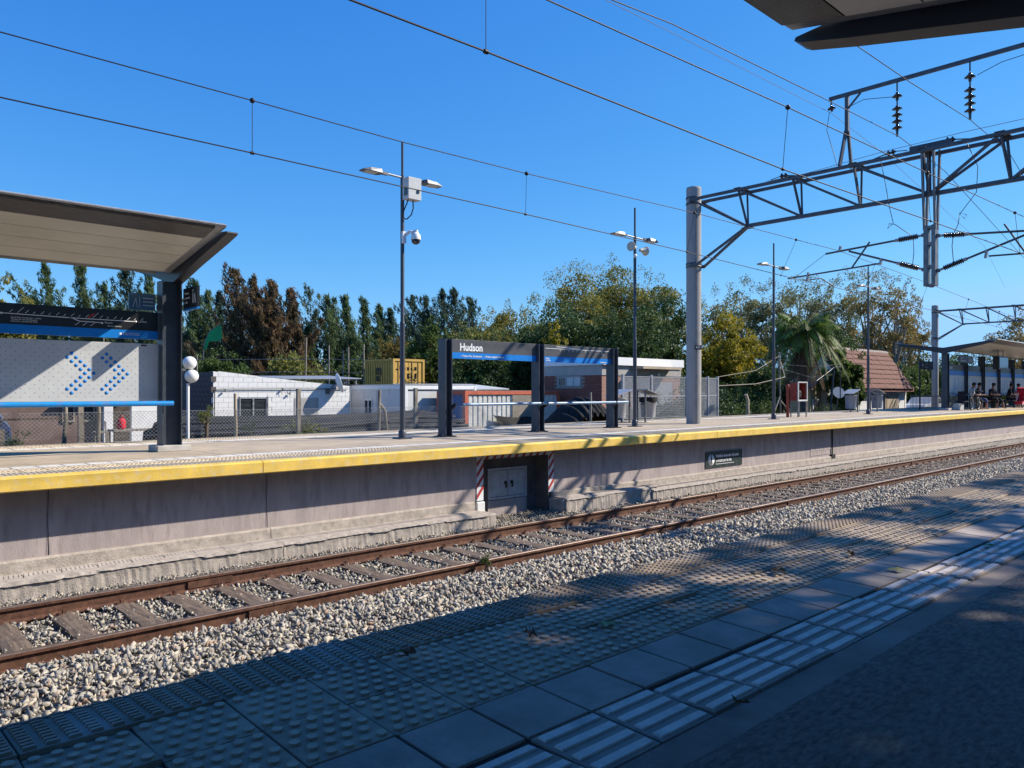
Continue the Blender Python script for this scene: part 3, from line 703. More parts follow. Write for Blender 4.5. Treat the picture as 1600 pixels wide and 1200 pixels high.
    cantilever(dict(label='cantilever arm reaching over the far track from the left side of the drop post', root=(6.83,5.3),
        top=(6.86,6.14,9.30,6.00), dia=(6.86,5.30,8.68,5.99), bits=[(.022,[(10.37,5.455),(7.90,5.575)]),(.022,[(8.62,5.53),(8.15,6.16)])],
        drops=[(9.78,5.44,.24),(7.86,5.62,.16),(8.9,6.08,.14)], wire=[(9.30,6.0),(10.2,5.44)], steady=[(9.75,5.36),(9.55,5.40),(9.42,5.22)]))
    cantilever(dict(label='cantilever arm reaching over the near track from the right side of the drop post', root=(6.57,5.25),
        top=(6.54,6.08,4.0,5.86), dia=(6.54,5.24,4.30,5.98), bits=[(.022,[(5.46,5.45),(3.3,5.36)]),(.022,[(5.15,6.14),(4.75,5.45)])],
        drops=[(5.50,5.50,.18),(3.6,5.33,.24)], wire=[(4.0,5.86),(3.4,5.4)], steady=[(3.65,5.24),(3.9,5.30),(4.4,5.15)]))
    return G
gantry(20.2, 0, 1.34, 'nearest catenary gantry with its round concrete pillar standing on the far platform', 'catenary gantries')
gantry(60.6, 6.4, .2, 'distant catenary gantry rising behind the far shelter', 'catenary gantries', details=False)

# ------------------------------------------------ overhead wires
def catenary(label, mess, cont, drops, group):
    T = empty('overhead_wire', (mess[3][0], mess[3][1], cont[3][2]), label, 'overhead wire', group)
    MB().tube(mess, .0075, 5, smooth=True).build('messenger_wire', M_wire, T)
    MB().tube(cont, .0085, 5).build('contact_wire', M_wire, T)
    def at(P, x):
        for i in range(len(P)-1):
            if P[i][0] <= x <= P[i+1][0]:
                t = (x-P[i][0])/(P[i+1][0]-P[i][0]); return Vector(P[i]).lerp(Vector(P[i+1]), t)
        return Vector(P[-1])
    for x in drops:
        a = at(mess, x); c = at(cont, x)
        d = MB().tube([a, c], .0045, 4); d.lathe([(0,-.03),(.028,-.02),(.034,0),(.028,.02),(0,.03)], a, 8, (1,0,0)); d.lathe([(.02,-.02),(.02,.02)], c, 6, (1,0,0))
        d.build('dropper', M_wire, T)
    return T
catenary('contact and carrier wires hung above the far track', [(-30,8.6,6.25),(-16,8.75,6.0),(-6,8.9,5.87),(1.5,8.92,5.835),(4.07,8.92,5.828),(6.3,8.92,5.812),(8.7,8.92,5.84),(13.5,8.92,5.963),(17.8,8.95,6.01),(20.2,9.0,6.06),(27,9.3,5.98),(40,10.2,5.85),(60.6,15.0,6.1)],
         [(-30,9.1,5.2),(-10,8.95,5.2),(1.5,8.92,5.197),(4.07,8.92,5.195),(8.6,8.94,5.187),(13.5,9.10,5.19),(18.1,9.36,5.19),(20.2,9.42,5.20),(27.5,9.62,5.19),(40,10.3,5.2),(60.6,14.6,5.2)],
         [-4.5,-.1,4.07,8.68,13.45,17.85,23,28,33.5,39,45], 'overhead wires along the tracks')
catenary('contact and carrier wires hung above the near track', [(-30,4.5,6.3),(-14,4.7,6.05),(-4,4.85,5.9),(2,4.9,5.86),(4.65,4.9,5.87),(6.6,4.87,5.92),(9.4,4.8,5.97),(14.0,4.7,6.01),(18.6,4.55,6.04),(20.2,4.5,6.06),(30,4.6,5.95),(45,6,5.85),(60.6,9.5,6.1)],
         [(-30,5.0,5.2),(-10,4.96,5.2),(0,4.94,5.19),(2.72,4.94,5.19),(4.2,4.90,5.19),(9.4,4.87,5.19),(14,4.65,5.19),(20.2,4.40,5.20),(30,4.6,5.19),(45,5.8,5.2),(60.6,9.2,5.2)],
         [-4.3,0,4.29,9.35,14.0,18.6,24,30], 'overhead wires along the tracks')
for nm, P, r_, m_, lb in (('feeder_cable', [(-30,7.45,7.4),(-8,7.45,7.75),(2,7.45,8.0),(9.06,7.45,8.226),(10.6,7.45,8.367),(16.5,7.45,8.586),(20.2,7.45,8.70),(24,7.6,8.61),(40,9.4,8.2),(60.6,13.9,8.8)], .0095, M_wire, 'dark feeder cable under the left hanging insulator of the gantry'),
                      ('feeder_cable', [(-30,5.8,7.6),(-8,5.8,7.9),(5,5.8,8.2),(13.3,5.8,8.45),(16.3,5.8,8.50),(20.2,5.85,8.70),(24,6.0,8.75),(40,7.8,8.3),(60.6,12.2,8.8)], .009, M_wire, 'dark feeder cable under the right hanging insulator of the gantry'),
                      ('earth_cable', [(-30,9.15,8.9),(0,9.15,9.25),(11,9.15,9.51),(13,9.15,9.565),(20.2,9.15,9.72),(24,9.3,9.5),(40,11,9.0),(60.6,15.4,9.4)], .0060, M_alu, 'thin pale earth cable running to the end of the gantry top beam')):
    T = MB().tube(P, r_, 5); T.place(nm, m_, (20.2, P[-4][1], 8.7), label=lb, cat='cable', group='cables above the tracks')

# ------------------------------------------------ light poles on the far platform
def luminaire(x, y, z, s_):
    # flat LED head pointing away from the pole along X
    h = MB(); x0 = x+s_*.52; x1 = x+s_*1.0
    xs_ = [x0, x0+s_*.06, x+s_*.85, x1]; ht = [.075,.085,.065,.022]; wd = [.07,.13,.14,.10]
    V = []
    for xx, hh, ww in zip(xs_, ht, wd): V += [(xx,y-ww,z-.0),(xx,y+ww,z-.0),(xx,y+ww*.8,z+hh),(xx,y-ww*.8,z+hh)]
    F = [(4*i+j, 4*i+(j+1) % 4, 4*i+4+(j+1) % 4, 4*i+4+j) for i in range(3) for j in range(4)] + [(0,1,2,3),(12,13,14,15)]
    h.add(V, F); h.cbox((x+s_*.46, y, z+.035), (.16,.07,.06))
    return h
def light_pole(x, y, ztop, zl):
    zb = 1.32 + lift(x)
    P = empty('light_pole', (x, y, zb), None, 'light pole', 'twin headed light poles on the far platform')
    b = MB(); b.tube([(x,y,zb+.02),(x,y,zb+2.45)], .055, 14); b.tube([(x,y,zb+2.45),(x,y,zb+2.50),(x,y,zl+.05)], [.055,.041,.041], 14); b.tube([(x,y,zl+.05),(x,y,ztop)], .027, 10)
    b.build('pole', M_poled, P)
    MB().cbox((x,y,zb+.012), (.30,.30,.024)).lathe([(.085,.02),(.085,.16),(.06,.19)], (x,y,zb), 14).build('base', M_poled, P)
    MB().tube([(x-.5,y,zl+.02),(x+.5,y,zl-.0)], .024, 8).build('arm', M_galvl, P)
    for s_ in (-1, 1):
        l = luminaire(x, y, zl-.02, s_).build('lamp_head', M_galv, P)
        MB().cbox((x+s_*.79, y, zl-.022), (.28,.20,.008)).build('diffuser', M_panel, l)
    return P
p1 = light_pole(9.47, 13.5, 7.60, 6.84); p1['label'] = 'nearest light pole, with a junction box under its twin lamps and a dome camera'
p2 = light_pole(17.4, 13.5, 7.50, 6.66); p2['label'] = 'light pole with two horn loudspeakers, right of the station name board'
p3 = light_pole(25.27, 13.5, 7.54, 6.72); p3['label'] = 'light pole between the concrete pillar and the red hose cabinet'
p4 = light_pole(33.3, 13.5, 7.62, 6.73); p4['label'] = 'light pole standing between two litter bins in front of the red tiled house'
# junction box, camera, horns
B = empty('junction_box', (9.50, 13.40, 6.33), 'pale grey junction box with looping cables strapped under the lamps of the nearest light pole', 'junction box')
MB().box(9.43,9.76,13.22,13.44,6.36,6.82).build('box', M_panel, B, bevel=.006)
b = MB().box(9.42,9.428,13.26,13.37,6.44,6.60); b.build('side_label', M_glass, B)
MB().box(9.64,9.70,13.205,13.219,6.50,6.56).build('lock', M_glass, B)
MB().tube([(9.50,13.33,6.36),(9.44,13.33,6.22),(9.40,13.36,6.1),(9.42,13.40,6.0),(9.47,13.43,5.97)], .013, 6).tube([(9.62,13.33,6.36),(9.63,13.33,6.2),(9.60,13.36,6.06),(9.53,13.42,5.97),(9.48,13.44,5.97)], .013, 6).build('cable', M_rubber, B)
B = empty('dome_camera', (9.52, 13.42, 5.42), 'white dome security camera on the nearest light pole', 'camera')
MB().tube([(9.49,13.44,5.62),(9.56,13.36,5.70),(9.62,13.30,5.68)], .035, 8).box(9.42,9.50,13.40,13.46,5.45,5.70).build('bracket', M_white, B)
MB().lathe([(0,.16),(.05,.155),(.095,.10),(.105,.02),(.105,0)], (9.66,13.28,5.53), 16).tube([(9.66,13.28,5.66),(9.66,13.28,5.73)], .05, 8).build('housing', M_white, B)
MB().lathe([(.095,0),(.09,-.05),(.055,-.09),(0,-.105)], (9.66,13.28,5.53), 16).build('dome', M_glass, B)
M_horn = mat('beige horn', (.55,.52,.45), .5, .05, 5)
M_hornin = mat('horn inside', (.16,.13,.12), .6, .1, 5)
B = empty('horn_loudspeakers', (17.40, 13.42, 6.25), 'pair of beige horn loudspeakers facing opposite ways on the second light pole', 'loudspeaker')
for s_ in (-1, 1):
    c = (17.40+s_*.10, 13.40, 6.36 if s_ < 0 else 6.31)
    h = MB().lathe([(.045,0),(.05,.05),(.06,.10),(.09,.17),(.125,.22),(.135,.23),(.135,.24)], c, 18, (s_, -.12, 0)).build('horn', M_horn, B)
    MB().lathe([(.125,.236),(.08,.17),(.04,.11),(0,.10)], c, 18, (s_, -.12, 0)).lathe([(0,.17),(.03,.16),(.035,.12)], c, 10, (s_,-.12,0)).build('mouth', M_hornin, h)
B = MB().tube([(17.38,13.44,6.12),(17.30,13.40,6.14)], .02, 6).lathe([(.0,.02),(.045,.02),(.045,.13),(.0,.14)], (17.30,13.40,6.14), 10, (-.8,-.5,-.35))
B.place('bullet_camera', M_white, label='small white bullet camera under the horn loudspeakers', cat='camera')

# ------------------------------------------------ station name board
def hpost(name, cx, cy, z0, z1, fw, dx, parent, mat_, plate=True):
    b = MB(); t = .018
    b.box(cx-dx/2, cx-dx/2+t, cy-fw/2, cy+fw/2, z0, z1).box(cx+dx/2-t, cx+dx/2, cy-fw/2, cy+fw/2, z0, z1).box(cx-dx/2+t, cx+dx/2-t, cy-.012, cy+.012, z0, z1)
    o = b.build(name, mat_, parent)
    if plate:
        MB().cbox((cx, cy, z0+.010), (dx+.16, fw+.10, .02)).build('base_plate', M_steeld, o)
        b = MB()
        for sx in (-1,1):
            for sy in (-1,1): b.lathe([(.018,0),(.018,.03),(0,.03)], (cx+sx*(dx/2+.04), cy+sy*fw*.35, z0+.02), 6)
        b.build('bolt', M_galv, o)
    return o
SB = empty('station_name_board', (13.6, 13.5, 1.33), 'grey and blue station name board reading Hudson on three steel posts', 'sign')
for x in (10.62, 13.53, 16.40): hpost('post', x, 13.5, 1.32+lift(x), 3.49+lift(x)*.6, .27, .19, SB, M_steel)
for (xa, xb) in ((10.72, 13.43), (13.63, 16.30)):
    bd = MB().box(xa, xb, 13.46, 13.52, 3.205, 3.487).build('board', M_grey, SB)
    MB().box(xa, xb, 13.457, 13.523, 3.065, 3.203).build('blue_band', M_blue, bd)
    MB().box(xa, xb, 13.455, 13.525, 3.4875, 3.495).build('top_trim', M_galvl, bd)
tb = [o for o in bpy.data.objects if o.name.startswith('board')]
text('lettering', 'Hudson', .232, (11.0, 13.4575, 3.25), M_whites, tb[0], bold=.0075, sx=.93)
text('lettering', '‹  Trenes a Pza. Constitución    ›  Próxima estación: Pereyra', .062, (11.02, 13.4550, 3.11), M_whites, tb[0], bold=.001, sx=.88)
def strokes(name, L, w, y, parent, mat_=None):
    b = MB()
    for (x0, z0, x1, z1) in L:
        d = Vector((x1-x0, 0, z1-z0)); d.normalize(); n = Vector((-d.z, 0, d.x))*w/2
        p = Vector((x0,y,z0)); q = Vector((x1,y,z1))
        b.add([p-n, q-n, q+n, p+n, p-n+Vector((0,.002,0)), q-n+Vector((0,.002,0)), q+n+Vector((0,.002,0)), p+n+Vector((0,.002,0))], [(0,1,2,3),(4,5,6,7),(0,1,5,4),(1,2,6,5),(2,3,7,6),(3,0,4,7)])
    return b.build(name, mat_ or M_whites, parent)
mp = [(13.75,3.405,15.9,3.405),(14.15,3.455,14.5,3.455),(14.5,3.455,14.62,3.43),(14.62,3.43,15.0,3.43),(15.0,3.43,15.1,3.405),(15.95,3.44,15.9,3.33),(15.9,3.33,16.0,3.30),(16.0,3.405,16.22,3.405)]
mp += [(14.3+.16*i,3.385,14.28+.16*i,3.35) for i in range(8)]
strokes('line_map', mp, .013, 13.4565, tb[1])
text('lettering', 'La Plata', .045, (14.55, 13.4575, 3.44), M_whites, tb[1], bold=.001)
text('lettering', 'Ramal', .050, (13.76, 13.4550, 3.14), M_whites, tb[1], bold=.001, sx=1.1); text('lettering', 'La Plata', .050, (13.76, 13.4550, 3.09), M_whites, tb[1], bold=.001, sx=1.1)
text('lettering', 'Línea Roca', .050, (15.85, 13.4550, 3.09), M_whites, tb[1], bold=.001, sx=1.1)
for (xa, xb) in ((10.95, 13.55), (13.56, 16.80)):
    r_ = MB().tube([(xa, 13.28, 2.03), (xb, 13.28, 2.035)], .034, 10).build('leaning_rail', M_bluepale, SB)
for x in (10.72, 13.43, 13.63, 16.30):
    MB().prism([(13.40,1.90),(13.40,2.02),(13.24,2.075),(13.24,2.0)], 'x', x-.012, x+.012).build('rail_bracket', M_steeld, SB)

# ------------------------------------------------ platform shelters
SF_ = None
def canopy(T, x0, x1, yc, z0, wings=(1,), zf=4.69, zp=4.28, hw=2.30, sgn=-1, posts=(), end_hi=True, end_lo=True, solid=True):
    # two wings rising from the post line; sgn -1: the track lies towards -Y
    for s_ in (-1, 1):
        def pt(d, dz): return (yc+s_*d, zp+(zf-zp)*d/hw+dz+z0)
        # roof sheet with a thick leading edge
        b = MB(); b.prism([pt(0,.15), pt(hw,.105), pt(hw+.02,.08), pt(hw-.02,.055), pt(0,.055)], 'x', x0, x1); b.build('roof_sheet', M_galvl, T)
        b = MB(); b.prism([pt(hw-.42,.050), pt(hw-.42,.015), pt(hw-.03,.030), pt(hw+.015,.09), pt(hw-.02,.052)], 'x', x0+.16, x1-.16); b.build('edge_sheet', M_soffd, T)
        n = 4; L0 = .16; wd = (hw-.43-L0)/n
        nx = max(1, int(round((x1-x0)/2.9)));
        for k in range(n):
            d0 = L0+k*wd+.006; d1 = L0+(k+1)*wd-.006
            for i in range(nx):
                xa = x0+.17+(x1-x0-.34)*i/nx+.004; xb = x0+.17+(x1-x0-.34)*(i+1)/nx-.004
                MB().prism([pt(d0,.048), pt(d1,.048), pt(d1,.012), pt(d0,.012)], 'x', xa, xb).build('soffit_panel', M_soffit, T)
        for (xe, on) in ((x0, end_lo), (x1, end_hi)):
            if not on: continue
            sx = 1 if xe == x1 else -1
            b = MB()
            P = [pt(-.0,-.13), pt(.9,-.075), pt(hw-.35,-.04), pt(hw-.06,-.022), pt(hw-.02,-.008), pt(hw-.03,.015), pt(hw-.28,.085), pt(0,.17)]
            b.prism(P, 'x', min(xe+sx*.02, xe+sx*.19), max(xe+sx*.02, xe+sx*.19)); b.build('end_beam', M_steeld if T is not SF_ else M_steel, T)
    for x in posts:
        hpost('post', x, yc, 1.42+z0 if sgn < 0 else 1.2, zp-.10+z0, .27, .32, T, M_steel, plate=False)
        q = [o for o in bpy.data.objects if o.parent == T and o.name.startswith('post')][-1]
        if sgn < 0: MB().cbox((x, yc, 1.37+z0), (.54,.46,.10)).build('plinth', M_concl, q, bevel=.01)
        for s_ in (-1, 1): MB().beam((x, yc+s_*.1, zp-.12+z0), (x, yc+s_*(hw-.35), zf-.10+z0), .10, .10).build('rafter', M_steeld, T) if False else None
SL = empty('platform_shelter', (.4, 13.5, 1.32), 'left platform shelter with an upswept canopy, line map and dotted arrow panel', 'shelter', 'platform shelters')
canopy(SL, -10.2, 4.71, 13.5, 0, posts=(4.70, 1.74, -1.22, -4.18, -7.14, -10.0), end_lo=True)
for i, (xa, xb) in enumerate(((1.92, 4.53), (-1.04, 1.56), (-4.0, -1.4))):
    bd = MB().box(xa, xb, 13.5600, 13.6200, 3.335, 3.65).build('map_board', M_black, SL)
    MB().box(xa, xb, 13.5570, 13.6230, 3.195, 3.333).build('blue_band', M_blue, bd)
    pn = MB().box(xa+.0, xb, 13.5550, 13.5850, 2.165, 3.12).build('rest_panel', M_panel, SL, bevel=.004)
    MB().tube([(xa-.25, 13.30, 2.125), (xb+.16, 13.30, 2.125)], .042, 12).build('leaning_rail', M_bluebar, SL)
    if i: continue
    # dotted arrows and perforations on the visible panel
    P_ = .0628; X0 = 3.17; Z0 = 2.861; PZ = .0622
    patt = [(1,0),(0,1),(2,1),(1,2),(3,2),(2,3),(4,3),(3,4),(5,4),(4,5),(6,5),(3,6),(5,6),(2,7),(4,7),(1,8),(3,8),(0,9),(2,9),(1,10)]
    big = set(patt) | {(c+8, r) for c, r in patt}
    b = MB(); h = MB()
    for c in range(-20, 19):
        for r in range(-2, 13):
            if (c+r) % 2 == 0: continue
            x = X0+c*P_; z = Z0+PZ-r*PZ
            if (c, r) in big: b.lathe([(0,0),(.027,0),(.027,.002),(0,.002)], (x, 13.5530, z), 14, (0,-1,0))
            elif xa+.03 < x < 4.42 and 2.2 < z < 3.1: h.lathe([(0,0),(.0062,0),(.0062,.001),(0,.001)], (x, 13.5548, z), 6, (0,-1,0))
    b.build('dotted_arrows', M_blue, pn, kind='stuff'); h.build('perforations', M_joint, pn, kind='stuff')
    MB().box(4.26,4.345,13.5500,13.5545,3.075,3.10).build('maker_plate', mat('brown plate', (.09,.03,.025), .5), pn)
    L_ = [(1.94,3.500,3.22,3.480),(3.20,3.480,4.17,3.478),(3.23,3.480,3.34,3.435),(3.34,3.435,3.66,3.430)]
    strokes('line_map', L_, .011, 13.5565, bd)
    st = []
    for k in range(19):
        x = 2.40+.103*k; zz = 3.50-.010*k/10 if k < 10 else 3.487
        l = .11 if k in (1,11) else (.06 if k % 2 == 0 else .04)
        st.append((x, zz+.012, x+l*.75, zz+.012+l*.75))
    for k in range(3): st.append((3.28+.11*k, 3.37, 3.34+.11*k, 3.415))
    strokes('station_ticks', st, .006, 13.5565, bd, M_whites)
    strokes('current_station', [(3.47,3.50,3.56,3.57)], .022, 13.5563, bd, mat('red map mark', (.5,.05,.04), .5))
    for (x, z) in ((3.67,3.425),(4.18,3.478),(2.30,3.494)): MB().lathe([(0,0),(.017,0),(.017,.002),(0,.002)], (x,13.5570,z), 12, (0,-1,0)).build('terminus_dot', M_whites, bd)
    text('lettering', 'La Plata', .042, (4.22,13.5575,3.468), M_whites, bd); text('lettering', 'Bosques', .034, (3.71,13.5575,3.425), M_whites, bd)
    text('lettering', 'Plaza Constitución', .026, (2.0,13.5575,3.60), M_whites, bd)
    text('lettering', 'Ramal Plaza Constitución - La Plata\nTransbordo con línea Bosques\nEstaciones y paradas del ramal', .028, (2.42,13.5575,3.43), M_whites, bd)
    text('lettering', 'Servicio eléctrico', .030, (3.75,13.5575,3.375), M_whites, bd)
    text('lettering', 'Ministerio de Transporte\nPresidencia de la Nación', .026, (3.98,13.5550,3.275), M_whites, bd)
    MB().lathe([(.014,0),(.020,0),(.020,.002),(.014,.002)], (3.945,13.5560,3.265), 12, (0,-1,0)).build('crest', M_whites, bd)
    strokes('corner_mark', [(4.25,3.215,4.35,3.215),(4.35,3.215,4.35,3.30),(4.25,3.215,4.35,3.30),(4.28,3.225,4.345,3.225),(4.31,3.24,4.345,3.24)], .014, 13.5560, bd, mat('light blue print', (.05,.42,.9), .4))
# projecting signs on the end post
for (nm, y0, y1, lb) in (('projecting_sign', 12.86, 13.36, 'a'), ('projecting_sign', 13.64, 14.1, 'b')):
    MB()
F_ = empty('projecting_sign', (4.70, 13.2, 3.70), 'small black sign with walking figure sticking out from the end post of the left shelter', 'sign')
MB().box(4.875,4.915,12.74,13.36,3.72,4.06).build('sign_board', M_black, F_); MB().box(4.872,4.918,12.74,13.36,3.685,3.718).build('blue_band', M_blue, F_)
for k in range(3): text('lettering', ('Puente','peatonal','salida')[k], .062, (4.872,13.28,3.95-.075*k), M_whites, F_, rz=R(-90))
MB().beam((4.8715,12.92,3.79),(4.8715,12.92,3.96),.004,.02,up=(0,1,0)).beam((4.8715,12.87,3.79),(4.8715,12.84,3.95),.004,.016,up=(0,1,0)).beam((4.8715,12.80,3.79),(4.8715,12.84,3.95),.004,.016,up=(0,1,0)).box(4.870,4.8735,12.905,12.935,3.98,4.01).build('walking_figure', M_whites, F_)
F_ = empty('projecting_sign', (4.5, 13.8, 3.80), 'pale blue back sign seen behind the end post of the left shelter', 'sign')
MB().box(4.14,4.56,13.78,13.82,3.70,3.98).build('sign_board', mat('pale blue sign', (.16,.28,.40), .4), F_)
strokes('walking_figure', [(4.20,3.74,4.25,3.90),(4.27,3.74,4.25,3.90),(4.31,3.74,4.31,3.92)], .012, 13.7785, F_)
strokes('lettering', [(4.36,3.90,4.53,3.90),(4.36,3.84,4.53,3.84),(4.36,3.78,4.53,3.78)], .02, 13.7785, F_)

# the shelter above the photographer
SN = empty('platform_shelter', (.8, .06, 1.17), 'near shelter canopy jutting in overhead at the top right corner', 'shelter', 'platform shelters')
canopy(SN, -10.6, 4.66, .08, -.12, posts=(4.5, 1.55, -1.4, -4.35, -7.3, -10.2), sgn=1, end_lo=True)

# far shelter at the right edge
ZL = lift(45)
SF = empty('platform_shelter', (50, 13.4, 1.32+ZL), 'distant shelter with gull wing canopy at the right edge of the photo', 'shelter', 'platform shelters')
canopy(SF, 42.3, 66, 13.4, ZL, posts=(42.45, 45.35, 48.25, 51.15, 54.05, 56.95, 59.85), end_lo=True)
for i in range(6):
    xa = 42.62+2.9*i; xb = xa+2.56
    bd = MB().box(xa, xb, 13.36, 13.42, 3.335+ZL, 3.65+ZL).build('map_board', M_black if i % 2 else M_grey, SF)
    MB().box(xa, xb, 13.357, 13.423, 3.10+ZL, 3.333+ZL).build('blue_band', M_blue, bd)
    pn = MB().box(xa, xb, 13.355, 13.385, 2.10+ZL, 3.09+ZL).build('rest_panel', M_panel, SF)
    strokes('dotted_arrows', [(xa+1.0+q, 2.95+ZL, xa+1.15+q, 2.7+ZL) for q in (0,.5)]+[(xa+1.15+q, 2.7+ZL, xa+1.0+q, 2.35+ZL) for q in (0,.5)], .06, 13.352, pn, M_blue)
    MB().tube([(xa, 13.2, 2.07+ZL), (xb, 13.2, 2.07+ZL)], .045, 8).build('leaning_rail', M_bluepale, SF)
    if i == 0: text('lettering', 'Hudson', .2, (xa+.08, 13.352, 3.42+ZL), M_whites, bd, bold=.004)
F_ = empty('hanging_sign', (43.7, 12.7, 3.85+ZL), 'dark blue exit sign with figures hanging under the far shelter canopy', 'sign')
MB().box(42.9,45.0,12.9,12.95,3.72+ZL,4.08+ZL).build('sign_board', mat('navy sign', (.03,.045,.09), .4), F_)
for k in range(2): text('lettering', ('Salida','Puente peatonal')[k], .12, (43.1,12.895,3.93+ZL-.14*k), M_whites, F_)
strokes('walking_figure', [(44.4,3.78+ZL,44.4,4.0+ZL),(44.6,3.78+ZL,44.68,3.98+ZL),(44.76,3.78+ZL,44.68,3.98+ZL),(44.35,4.02+ZL,44.45,4.02+ZL)], .05, 12.895, F_)
for x in (43.0,44.9): MB().tube([(x,12.92,4.08+ZL),(x,12.92,4.42+ZL)], .012, 5).build('hanger', M_steeld, F_)
F_ = empty('information_display', (47.3, 12.4, 3.4+ZL), 'black boxy information display hanging under the far shelter canopy', 'display')
MB().box(46.9,48.6,12.2,12.5,3.45+ZL,4.15+ZL).build('screen_case', M_black, F_, bevel=.02); MB().box(46.97,48.53,12.19,12.199,3.53+ZL,4.07+ZL).build('screen', M_glass, F_)
for x in (47.3,48.2): MB().tube([(x,12.35,4.15+ZL),(x,12.35,4.60+ZL)], .02, 5).build('hanger', M_steeld, F_)
F_ = empty('direction_sign', (43.0, 15.0, 1.4), 'dark direction sign with a white arrow on a post left of the far shelter', 'sign')
MB().box(42.75,44.65,14.7,14.76,3.42+ZL,3.85+ZL).build('sign_board', mat('navy sign', (.03,.045,.09), .4), F_)
MB().tube([(42.8,14.73,1.32+ZL),(42.8,14.73,3.9+ZL)], .04, 8).build('post', M_steeld, F_)
strokes('arrow', [(43.0,3.63+ZL,43.28,3.63+ZL),(43.14,3.5+ZL,43.14,3.76+ZL)], .05, 14.695, F_)
text('lettering', 'Salida', .15, (43.5,14.695,3.66+ZL), M_whites, F_); text('lettering', 'Andén 1', .11, (43.5,14.695,3.50+ZL), M_whites, F_)
# ------------------------------------------------ litter bins beside the light poles
def bin_(x, y, flip, label, mt, bag=True):
    zb = 1.32+lift(x)
    T = empty('litter_bin', (x, y, zb), label, 'litter bin', 'litter bins on the far platform')
    b = MB(); b.lathe([(.225,zb+.16),(.255,zb+.75),(.268,zb+.76),(.268,zb+.785),(.245,zb+.785),(.235,zb+.5)], (x,y,0), 20); b.build('tub', mt, T)
    for s_ in (-1, 1): MB().box(x-flip*.36-.02, x-flip*.36+.02, y+s_*.16-.025, y+s_*.16+.025, zb, zb+1.05).build('post', M_galv, T)
    MB().prism([(x-flip*.39, zb+1.06),(x+flip*.36, zb+.86),(x+flip*.36, zb+.845),(x-flip*.39, zb+1.03)], 'y', y-.28, y+.28).build('lid', M_galvl, T)
    MB().box(min(x-flip*.36,x-flip*.2), max(x-flip*.36,x-flip*.2), y-.03, y+.03, zb+.55, zb+.60).build('bracket', M_galv, T)
    if bag:
        r = random.Random(4); b = MB(); n = 14
        V = [(x+(.275+r.uniform(-.01,.02))*math.cos(i*2*PI/n), y+(.275+r.uniform(-.01,.02))*math.sin(i*2*PI/n), zb+.79+r.uniform(0,.02)) for i in range(n)] + [(x+(.28+r.uniform(-.01,.03))*math.cos(i*2*PI/n), y+(.28+r.uniform(-.01,.03))*math.sin(i*2*PI/n), zb+.66+r.uniform(-.05,.05)) for i in range(n)]
        b.add(V, [(i,(i+1) % n,n+(i+1) % n,n+i) for i in range(n)], True); b.build('bag', M_tarp, T)
M_binA = mat('grey bin', (.33,.34,.36), .5, .06, 4)
M_binB = mat('blue grey bin', (.17,.21,.28), .5, .06, 4)
bin_(18.95, 15.35, -1, 'grey litter bin partly behind the last post of the station name board', M_binA, False)
bin_(20.15, 15.1, 1, 'grey litter bin with a black bag over its rim left of the concrete pillar', M_binA)
bin_(35.8, 15.3, -1, 'blue grey litter bin left of the fourth light pole', M_binB, False)
bin_(37.5, 14.8, 1, 'blue grey litter bin right of the fourth light pole, in front of the house', M_binB, False)

# red hose cabinet and post
zb = 1.32+lift(28)
T = empty('hose_cabinet', (28.1, 14.1, zb), 'open fronted red fire hose cabinet in a white frame on thin legs', 'fire hose cabinet')
MB().box(27.72,28.42,14.12,14.15,zb+.62,zb+1.30).box(27.72,27.75,13.84,14.12,zb+.62,zb+1.30).box(28.39,28.42,13.84,14.12,zb+.62,zb+1.30).box(27.75,28.39,13.84,14.12,zb+.62,zb+.65).box(27.75,28.39,13.84,14.12,zb+1.27,zb+1.30).build('case', M_red, T)
f = MB()
for a in ((27.70,27.74,zb+.6,zb+1.34),(28.40,28.44,zb+.6,zb+1.34)): f.box(a[0],a[1],13.80,13.84,a[2],a[3])
f.box(27.74,28.40,13.80,13.84,zb+.60,zb+.66).box(27.74,28.40,13.80,13.84,zb+1.30,zb+1.34); f.build('frame', M_panel, T)
for x, y in ((27.74,13.84),(28.40,13.84),(27.74,14.12),(28.40,14.12)): MB().box(x-.018,x+.018,y-.018,y+.018,zb,zb+.61).build('leg', M_galv, T)
MB().lathe([(.10,0),(.15,.01),(.15,.09),(.10,.10)], (28.08,14.02,zb+.86), 14, (0,-1,0)).build('hose_reel', M_rubber, T)
T = MB().tube([(27.45,14.1,zb),(27.45,14.1,zb+1.12)], .055, 10).lathe([(.055,1.12),(.07,1.14),(.07,1.2),(.03,1.24),(0,1.24)], (27.45,14.1,zb), 10)
T.place('hydrant_post', M_red, label='round red hydrant standpipe beside the hose cabinet', cat='hydrant')

# twin globe lamp
T = empty('globe_lamp', (6.38, 17.15, .3), 'lamp post with two white globes one above the other, right of the left shelter', 'lamp')
MB().tube([(6.36,17.15,-.1),(6.36,17.15,2.50)], .032, 10).build('post', M_white, T)
MB().tube([(6.40,17.12,2.50),(6.42,17.12,2.80)], .02, 8).build('neck', M_white, T)
for c in ((6.43,17.12,2.66),(6.40,17.16,2.95)):
    MB().lathe([(.145*math.cos(a), .145*math.sin(a)) for a in [R(-90+12*i) for i in range(16)]], c, 24).build('globe', M_globe, T)

